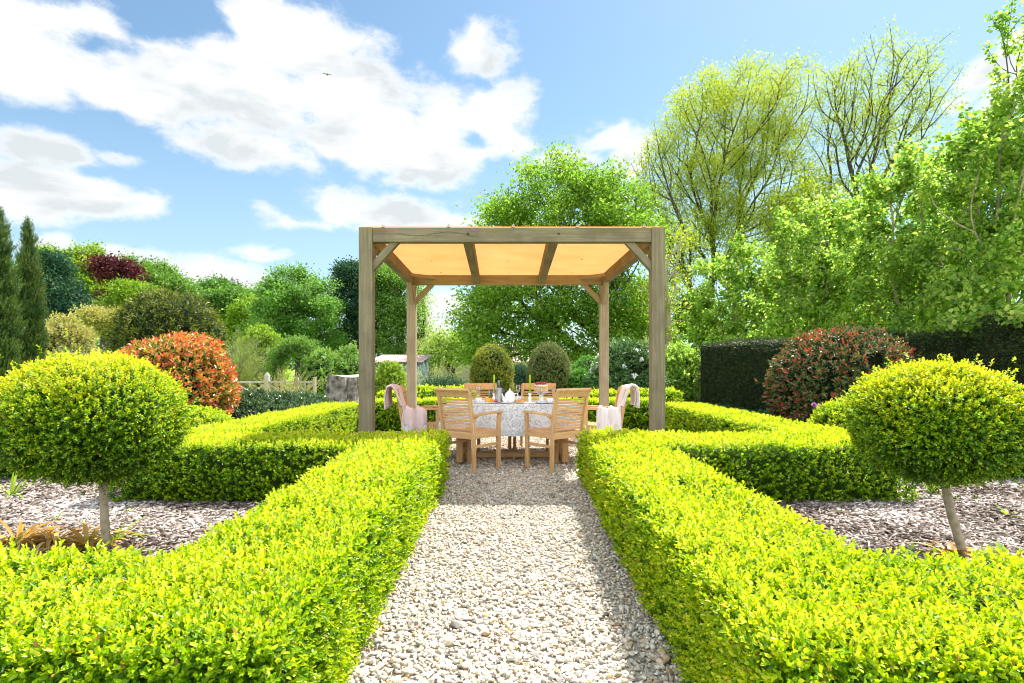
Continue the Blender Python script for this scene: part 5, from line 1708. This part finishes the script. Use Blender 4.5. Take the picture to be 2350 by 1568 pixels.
# rank of limes on the right, growing nearer toward the frame edge
LT = [
    ('leafy lime tree just right of the pergola, furthest of the row', 20.5, 1715, [(1700, 660, 125, 115), (1640, 730, 70, 70), (1790, 690, 90, 110), (1690, 760, 110, 45), (1780, 775, 55, 38, -1.6), (1665, 792, 60, 34, -.8)], 24000, .115),
    ('leafy lime tree behind the red tipped bush, second of the row', 17.0, 1905, [(1900, 570, 130, 130), (1830, 650, 100, 110), (1960, 660, 130, 110), (1870, 740, 130, 50), (1985, 748, 75, 40, -1.4)], 24000, .105),
    ('leafy lime tree right of the red tipped bush, third of the row', 14.0, 2110, [(2110, 480, 140, 170), (2040, 620, 110, 110), (2170, 620, 140, 120), (2110, 715, 140, 45), (2120, 752, 80, 34, -1.3)], 24000, .1),
    ('leafy lime tree at the right edge, nearest of the row', 11.4, 2330, [(2290, 440, 130, 170), (2250, 590, 140, 120), (2380, 330, 130, 200), (2400, 560, 150, 140), (2290, 690, 150, 40), (2250, 728, 70, 30, -.9), (2330, 270, 70, 110), (2240, 360, 80, 110)], 24000, .095),
]
for lb, Y, bx, el_, n, lf in LT:
    b0 = at(bx, 0, Y)
    rows = el_
    st = [(b0.x + random.uniform(-.5, .5), Y + random.uniform(-.4, .4), random.uniform(1.6, 2.4)) for _ in range(9)]
    tree('lime_tree', lb, (b0.x, Y), E(Y, *rows, dz=1.35), M['lime_tree'], M['bark_pale'], ntips=620, nleaf=int(n * 1.05), leaf=lf * .92, aspect=.85, trunk=.06, fork=(b0.x, Y, 1.5), bf=.5, seg=.3, shell=.05,
         sigma=.09, flat=.9, tone=(.55, .32), droop=.4, rtip=.0065, stems=st, group='row of lime trees', twig=3, lump=.7, kind='oval')
tree('lime_tree', 'upright young lime shoots rising in the top right corner', (at(2395, 0, 12.3).x, 12.3),
     E(12.3, (2370, 250, 50, 150), (2312, 130, 20, 130), (2320, 330, 60, 100), (2420, 180, 60, 230), (2298, 50, 7, 70), (2340, 90, 16, 120), (2230, 330, 40, 70), dz=.5), M['lime_tree'], M['bark_dark'], ntips=260, nleaf=4200, leaf=.085, aspect=.85, trunk=.026,
     fork=(at(2380, 0, 12.3).x, 12.3, 2.6), bf=.6, seg=.25, shell=.0, sigma=.05, tone=(.4, .24), droop=.3, rtip=.0045, kind='oval',
     stems=[(at(p_, 0, 12.3).x, 12.3 + q_, 3.8) for p_, q_ in ((2330, .1), (2300, -.1), (2370, .2), (2410, 0), (2345, -.2), (2280, .1))])

# ---- left distance
def cypress(lb, px, top, w, Y):
    h = zat(top, Y); r = wpx(w, Y)
    prof = [(.02, .75), (.12, .95), (.3, 1.0), (.5, .92), (.7, .72), (.85, .45), (.95, .2), (1, .01)]
    shrub('cypress', lb, 'cypress', P2(px, Y), [(z * h, q * r) for z, q in prof], M['cypress'], M['twig_dark'], n=8000, per=8, leaf=.075, aspect=.22, size=.17, bump=.08, lump=.35, up=1.9,
          depth=.16, tlo=.2, thi=.75, spread=.5, group='columnar cypresses', rnd=.25, ragged=.02, part='crown', coreshrink=.8)


cypress('dark columnar cypress, second from the left edge', 64, 505, 24, 17.0)
cypress('dark columnar cypress cut off by the left edge', -4, 480, 30, 14.5)

shrub('yew_tree', 'broad dark olive yew clipped to a dome behind the orange leaved bush', 'topiary', P2(392, 17.5),
      [(.02, 1.34), (1.0, 1.37), (1.9, 1.37), (2.5, 1.3), (2.95, 1.08), (3.22, .7), (3.37, .25), (3.4, .01)], M['yew_olive'], M['twig_dark'], n=3600, per=7, leaf=.125, aspect=.3, size=.2, bump=.07, lump=.42,
      up=.3, depth=.16, tlo=.15, thi=.8, ragged=.02, part='crown')

Y = 60.0
FT = [  # name, label, Y, base px, ellipsoids, mat, bark, leaves, leaf, tips, tone
    ('maple_tree', 'big round deep green maple left of the pergola', 40, 685, [(680, 700, 95, 75), (640, 740, 70, 60), (730, 740, 65, 65), (690, 780, 90, 40)], 'maple', 30000, .26, 260, .48),
    ('pine_tree', 'tall dark pine partly hidden by the front left pergola post', 44, 815, [(815, 680, 50, 70), (830, 760, 60, 60), (850, 700, 40, 90), (800, 640, 30, 30), (880, 650, 30, 40)], 'conifer', 22000, .3, 200, .42),
    ('ivy_tree', 'pale spring tree with ivy clad trunk seen between the left pergola posts', 42, 905, [(905, 680, 45, 75), (935, 690, 34, 80), (900, 770, 40, 55), (870, 640, 30, 40)], 'green', 13000, .24, 220, .55),
    ('ash_tree', 'thin pale tree right of the rear left pergola post', 46, 965, [(962, 720, 22, 70), (970, 780, 22, 40)], 'pale', 2600, .24, 110, .5),
    ('willow_tree', 'pale lime bushy tree left of the bullet shaped yews', 40, 1035, [(1035, 790, 45, 36), (1010, 815, 50, 26), (1080, 810, 40, 26)], 'pale', 9000, .22, 120, .6),
    ('blossom_tree', 'pale grey green tree above the stone wall', 43, 975, [(980, 808, 60, 24)], 'willow', 6500, .22, 90, .65),
    ('conifer_tree', 'blue green conifer beside the cypress', 46, 140, [(140, 690, 48, 50), (120, 650, 30, 45), (170, 720, 45, 30), (115, 610, 16, 30)], 'conifer', 24000, .3, 220, .4),
    ('lime_green_tree', 'tall lime green tree above the blue green conifer', 62, 195, [(185, 630, 70, 55), (230, 680, 60, 50), (140, 610, 40, 30)], 'limegreen', 26000, .4, 220, .42),
    ('copper_beech', 'purple leaved copper beech on the wooded rise', 56, 262, [(275, 628, 36, 22), (246, 610, 20, 10), (262, 700, 22, 30)], 'copper', 11000, .4, 150, .5),
    ('broadleaf_tree', 'rounded light green tree right of the copper beech', 64, 360, [(355, 655, 60, 45), (320, 635, 40, 32), (400, 680, 36, 36)], 'green', 24000, .4, 180, .45),
    ('broadleaf_tree', 'yellow green tree below the copper beech', 52, 305, [(310, 685, 45, 30), (230, 725, 50, 28)], 'limegreen', 15000, .35, 140, .35),
    ('oak_tree', 'mid green round tree in the gap above the feathery willow', 60, 505, [(510, 710, 52, 42), (560, 705, 40, 30)], 'green', 22000, .4, 160, .3),
    ('oak_tree', 'dark topped tree behind the mid green round tree', 75, 500, [(490, 670, 34, 22), (535, 680, 30, 18)], 'maple', 9000, .45, 90, .2),
    ('copper_beech', 'small purple crown peeping over the distant trees', 80, 525, [(522, 665, 16, 10)], 'copper', 1800, .4, 30, .4),
    ('lime_green_tree', 'light green tree filling the gap before the big maple', 52, 600, [(590, 725, 45, 40), (560, 760, 40, 24)], 'limegreen', 13000, .34, 110, .35),
    ('yellow_bush_tree', 'golden green tree at the right foot of the blue green conifer', 44, 235, [(232, 735, 34, 26), (270, 742, 18, 26)], 'tan', 6500, .25, 80, .5),
    ('broadleaf_tree', 'light green tree behind the cypresses at the left edge', 58, 80, [(60, 650, 50, 45), (0, 680, 70, 60), (-80, 680, 90, 70)], 'green', 20000, .4, 150, .45),
    ('hedgerow_tree', 'far pale tree line bush between the maple and the shed', 50, 800, [(790, 800, 50, 22), (745, 810, 40, 20)], 'limegreen', 8000, .3, 80, .4),
    ('broadleaf_tree', 'shaded green tree behind the lime row, beside the slim trunk', 30, 1600, [(1600, 720, 50, 70), (1470, 760, 40, 60)], 'maple', 9000, .2, 110, .4),
    ('broadleaf_tree', 'deep green tree filling the gap behind the row of limes', 29, 1980, [(1850, 690, 120, 100), (2050, 600, 140, 140), (2250, 560, 160, 180)], 'maple', 30000, .24, 260, .35),
]
for nm, lb, Y, bx, el_, mt, nl, lf, nt_, tn in FT:
    dz = (max(e[2] for e in el_)) / F * Y
    bark = 'bark_dark'
    tree(nm, lb, (at(bx, 0, Y).x, Y), E(Y, *el_, dz=dz), M[mt], M[bark], ntips=nt_, nleaf=int(nl * 1.7), leaf=lf * .68, aspect=.7, trunk=.012 * Y * .6, bf=.3, seg=1.0, shell=.45,
         sigma=.009 * Y, flat=.7, tone=(tn, .2), droop=.1, rtip=.0004 * Y, lump=1.6)
# the far wood that closes the view
def wood(name, label, n, rows, mat, leaf):
    P = []
    for x0, x1, y, h, k in rows:
        m_ = int(n * k)
        x = RNG.uniform(x0, x1, m_)
        p = np.stack([x, y + RNG.normal(0, 2.0, m_), np.zeros(m_)], 1)
        top = h * (.75 + .25 * nz(p * [1, 0, 0] + [0, y, 0], 7, 11) + .1 * nz(p * [1, 0, 0], 2.2, 12))
        p[:, 2] = top * RNG.uniform(0, 1, m_) ** .6
        P.append(p)
    P = np.concatenate(P); k = len(P)
    o = leaf_mesh(name, P, RNG.normal(0, 1, (k, 3)), RNG.normal(0, .6, (k, 3)) + [0, -.4, .8], leaf * RNG.uniform(.6, 1.3, k), leaf * .7, .45 + RNG.normal(0, .18, k) + .2 * nz(P, 4, 13), mat, None)
    tag(o, label, 'wood', kind='stuff')


wood('distant_wood', 'far wooded slope behind the garden trees on the left', 26000, [(-85, -22, 86, 7.5, .7), (-24, -8, 78, 3.6, .3)], M['maple'], .55)
wood('distant_wood', 'far hedgerow and woodland closing the view on the right', 16000, [(-6, 20, 80, 4.0, .3), (14, 62, 62, 9, .7)], M['maple'], .5)
# ================================================================== sky, sun, camera
SUN_EL, SUN_AZ = 57.4, 40.0      # degrees; azimuth from the view direction toward the right


def dirs(px, py):
    x = (px - 1175) / F; z = (HZ - py) / F
    return math.atan2(x, 1), math.atan2(z, math.hypot(1, x))


CLOUDS = [  # px, py, rx, ry on the photograph, turned into directions of the sky
    (150, 90, 200, 105), (40, 170, 190, 70), (0, 60, 160, 110), (230, 190, 190, 60),
    (540, 200, 250, 120), (700, 110, 170, 120), (600, 50, 100, 70), (560, 330, 190, 65), (400, 170, 190, 85), (840, 170, 95, 110), (860, 320, 230, 80), (1000, 360, 150, 75),
    (820, 240, 180, 120), (340, 230, 180, 50), (640, 360, 120, 40), (940, 400, 60, 35),
    (1110, 120, 85, 70), (1140, 250, 95, 75), (1090, 310, 120, 80), (1010, 270, 90, 80), (1175, 330, 50, 60),
    (110, 340, 190, 62), (60, 420, 170, 85), (220, 450, 165, 55), (330, 460, 70, 36), (290, 350, 60, 26),
    (800, 470, 120, 48), (920, 490, 170, 50), (1030, 500, 90, 36), (680, 500, 100, 20),
    (1390, 315, 95, 42), (1320, 365, 110, 40), (1450, 350, 70, 60),
    (330, 600, 190, 34), (480, 620, 170, 45), (620, 575, 70, 18), (250, 580, 110, 20), (560, 650, 120, 40), (470, 645, 200, 55), (600, 690, 110, 45),
    (2250, 165, 95, 45), (2330, 120, 80, 50), (2200, 240, 70, 40), (2330, 230, 110, 60),
    (1010, 720, 90, 60), (100, 545, 60, 26),
]
HOLES = [(225, 108, 50, 24), (1088, 320, 22, 13), (260, 395, 60, 10)]

w = bpy.data.worlds.new('World')
SC.world = w
w.use_nodes = True
nt = w.node_tree
for n_ in list(nt.nodes): nt.nodes.remove(n_)
L = nt.links
out = nt.nodes.new('ShaderNodeOutputWorld')
bg = nt.nodes.new('ShaderNodeBackground')
bg.inputs[1].default_value = .072
L.new(bg.outputs[0], out.inputs[0])
sky = nt.nodes.new('ShaderNodeTexSky')
sky.sky_type = 'NISHITA'
sky.sun_disc = False
sky.sun_elevation = R(SUN_EL)
sky.sun_rotation = R(SUN_AZ)
sky.air_density = 1.0; sky.dust_density = .6; sky.ozone_density = 1.0


def MA(op, a, b=None, c=None, clamp=False):
    n = nt.nodes.new('ShaderNodeMath'); n.operation = op; n.use_clamp = clamp
    for i, v in enumerate((a, b, c)):
        if v is None: continue
        if isinstance(v, (int, float)): n.inputs[i].default_value = v
        else: L.new(v, n.inputs[i])
    return n.outputs[0]


tc = nt.nodes.new('ShaderNodeTexCoord')
sp = nt.nodes.new('ShaderNodeSeparateXYZ'); L.new(tc.outputs['Generated'], sp.inputs[0])
az = MA('ARCTAN2', sp.outputs[0], sp.outputs[1])
el = MA('ARCSINE', sp.outputs[2])
cv = nt.nodes.new('ShaderNodeCombineXYZ'); L.new(az, cv.inputs[0]); L.new(el, cv.inputs[1])


def noise(scale, detail, rough=.55, dist=0.0, off=(0, 0, 0), stretch=1.7):
    mp = nt.nodes.new('ShaderNodeMapping'); mp.inputs['Location'].default_value = off; mp.inputs['Scale'].default_value = (1, stretch, 1)
    L.new(cv.outputs[0], mp.inputs[0])
    n = nt.nodes.new('ShaderNodeTexNoise'); n.inputs['Scale'].default_value = scale; n.inputs['Detail'].default_value = detail
    n.inputs['Roughness'].default_value = rough; n.inputs['Distortion'].default_value = dist
    L.new(mp.outputs[0], n.inputs[0])
    return n


warp = noise(7, 3, .5)
wv = nt.nodes.new('ShaderNodeVectorMath'); wv.operation = 'SUBTRACT'; L.new(warp.outputs['Color'], wv.inputs[0]); wv.inputs[1].default_value = (.5, .5, .5)
ws = nt.nodes.new('ShaderNodeVectorMath'); ws.operation = 'MULTIPLY_ADD'; L.new(wv.outputs[0], ws.inputs[0]); ws.inputs[1].default_value = (.09, .06, 0); L.new(cv.outputs[0], ws.inputs[2])
sepw = nt.nodes.new('ShaderNodeVectorMath'); sepw.operation = 'MULTIPLY'; L.new(ws.outputs[0], sepw.inputs[0]); sepw.inputs[1].default_value = (1, 1, 0)
P0 = sepw.outputs[0]


def blob(px, py, rx, ry):
    a, e = dirs(px, py)
    a2, _ = dirs(px + rx, py); a1, _ = dirs(px - rx, py)
    _, e2 = dirs(px, py - ry); _, e1 = dirs(px, py + ry)
    s = nt.nodes.new('ShaderNodeVectorMath'); s.operation = 'SUBTRACT'; L.new(P0, s.inputs[0]); s.inputs[1].default_value = (a, e, 0)
    m = nt.nodes.new('ShaderNodeVectorMath'); m.operation = 'MULTIPLY'; L.new(s.outputs[0], m.inputs[0]); m.inputs[1].default_value = (2 / (a2 - a1), 2 / (e2 - e1), 0)
    l = nt.nodes.new('ShaderNodeVectorMath'); l.operation = 'LENGTH'; L.new(m.outputs[0], l.inputs[0])
    k = min(rx, ry * 1.6) / 60.0
    return MA('MULTIPLY', MA('SUBTRACT', 1.0, l.outputs['Value']), min(1.0, .25 + .36 * k))


acc = None
for b_ in CLOUDS:
    v = blob(*b_)
    acc = v if acc is None else MA('SMOOTH_MAX', acc, v, .12)
for b_ in HOLES:
    acc = MA('MINIMUM', acc, MA('MULTIPLY', blob(*b_), -.55))
# loose unseen cloud, added behind the view to fill the shade
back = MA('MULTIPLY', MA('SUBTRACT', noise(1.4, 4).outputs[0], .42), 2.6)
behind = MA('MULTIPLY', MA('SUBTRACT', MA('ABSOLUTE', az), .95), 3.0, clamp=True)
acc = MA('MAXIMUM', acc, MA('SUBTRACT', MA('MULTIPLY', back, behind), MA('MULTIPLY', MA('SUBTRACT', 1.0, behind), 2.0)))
n1 = noise(10, 14, .66, .05)
n2 = noise(5.0, 6, .55, .2, (3, 1, 0))
edge = MA('ADD', acc, MA('MULTIPLY', MA('SUBTRACT', n1.outputs[0], .5), 1.45))
edge = MA('ADD', edge, MA('MULTIPLY', MA('SUBTRACT', n2.outputs[0], .5), .4))
mask = nt.nodes.new('ShaderNodeMapRange'); mask.interpolation_type = 'SMOOTHSTEP'
mask.inputs[1].default_value = -.10; mask.inputs[2].default_value = .42
L.new(edge, mask.inputs[0])
# the shaded undersides of the thicker cloud
thick = nt.nodes.new('ShaderNodeMapRange'); thick.interpolation_type = 'SMOOTHSTEP'
thick.inputs[1].default_value = .12; thick.inputs[2].default_value = .5; L.new(edge, thick.inputs[0])
n3 = noise(4.2, 5, .55, .3, (7, 2, 0), 2.4)
sh = nt.nodes.new('ShaderNodeMapRange'); sh.interpolation_type = 'SMOOTHSTEP'; sh.inputs[1].default_value = .40; sh.inputs[2].default_value = .64; L.new(n3.outputs[0], sh.inputs[0])
shade = MA('MULTIPLY', MA('MULTIPLY', thick.outputs[0], sh.outputs[0]), 1.15)
shade = MA('ADD', shade, MA('MULTIPLY', MA('MULTIPLY', MA('SUBTRACT', n1.outputs[0], .54), -1.7), thick.outputs[0]), clamp=True)
CW = 5.6          # brightness of sunlit cloud, in the sky texture's own units
cc = nt.nodes.new('ShaderNodeMix'); cc.data_type = 'RGBA'
L.new(shade, cc.inputs[0]); cc.inputs[6].default_value = (CW, CW, CW * 1.0, 1); cc.inputs[7].default_value = (CW * .69, CW * .74, CW * .77, 1)
# a touch of haze: paler toward the horizon
hz = nt.nodes.new('ShaderNodeMapRange'); hz.inputs[1].default_value = .42; hz.inputs[2].default_value = .02; L.new(el, hz.inputs[0])
skymix = nt.nodes.new('ShaderNodeMix'); skymix.data_type = 'RGBA'
L.new(MA('MULTIPLY', hz.outputs[0], .5), skymix.inputs[0])
tint = nt.nodes.new('ShaderNodeMix'); tint.data_type = 'RGBA'; tint.blend_type = 'MULTIPLY'; tint.inputs[0].default_value = 1
L.new(sky.outputs[0], tint.inputs[6]); tint.inputs[7].default_value = (.82, .95, .92, 1)
L.new(tint.outputs[2], skymix.inputs[6]); skymix.inputs[7].default_value = (CW * .62, CW * .8, CW * .97, 1)
mx = nt.nodes.new('ShaderNodeMix'); mx.data_type = 'RGBA'
L.new(mask.outputs[0], mx.inputs[0]); L.new(skymix.outputs[2], mx.inputs[6]); L.new(cc.outputs[2], mx.inputs[7])
# the added cloud faces the sun; its brightness is raised further as fill light
fill_gain = nt.nodes.new('ShaderNodeVectorMath'); fill_gain.operation = 'SCALE'; L.new(mx.outputs[2], fill_gain.inputs[0])
L.new(MA('ADD', 1.0, MA('MULTIPLY', MA('MULTIPLY', behind, mask.outputs[0]), 2.7)), fill_gain.inputs['Scale'])
L.new(fill_gain.outputs[0], bg.inputs[0])

sl = bpy.data.lights.new('sun', 'SUN')
sl.energy = 4.5
sl.angle = R(.53)
sl.color = (1.0, .95, .86)
so = bpy.data.objects.new('sun', sl)
C.objects.link(so)
sd = Vector((math.sin(R(SUN_AZ)) * math.cos(R(SUN_EL)), math.cos(R(SUN_AZ)) * math.cos(R(SUN_EL)), math.sin(R(SUN_EL))))
so.rotation_euler = (-sd).to_track_quat('-Z', 'Y').to_euler()
so.location = sd * 60

cam = bpy.data.cameras.new('camera')
cam.lens = 20.0
cam.sensor_width = 36.0
cam.shift_y = (HZ - 784) / 2350
cam.clip_end = 2000
cam.clip_start = .05
co = bpy.data.objects.new('camera', cam)
C.objects.link(co)
co.location = (0, 0, EYE)
co.rotation_euler = (R(90), 0, 0)
SC.camera = co

SC.view_settings.view_transform = 'Standard'
SC.view_settings.look = 'None'
SC.view_settings.exposure = 1.5
SC.view_settings.gamma = 1.0
SC.render.engine = 'CYCLES'
cy = SC.cycles
cy.max_bounces = 10
cy.diffuse_bounces = 4
cy.glossy_bounces = 3
cy.transmission_bounces = 10
cy.transparent_max_bounces = 8
cy.sample_clamp_indirect = 6
cy.caustics_reflective = False
cy.caustics_refractive = False
cy.use_denoising = True
cy.filter_width = 1.05
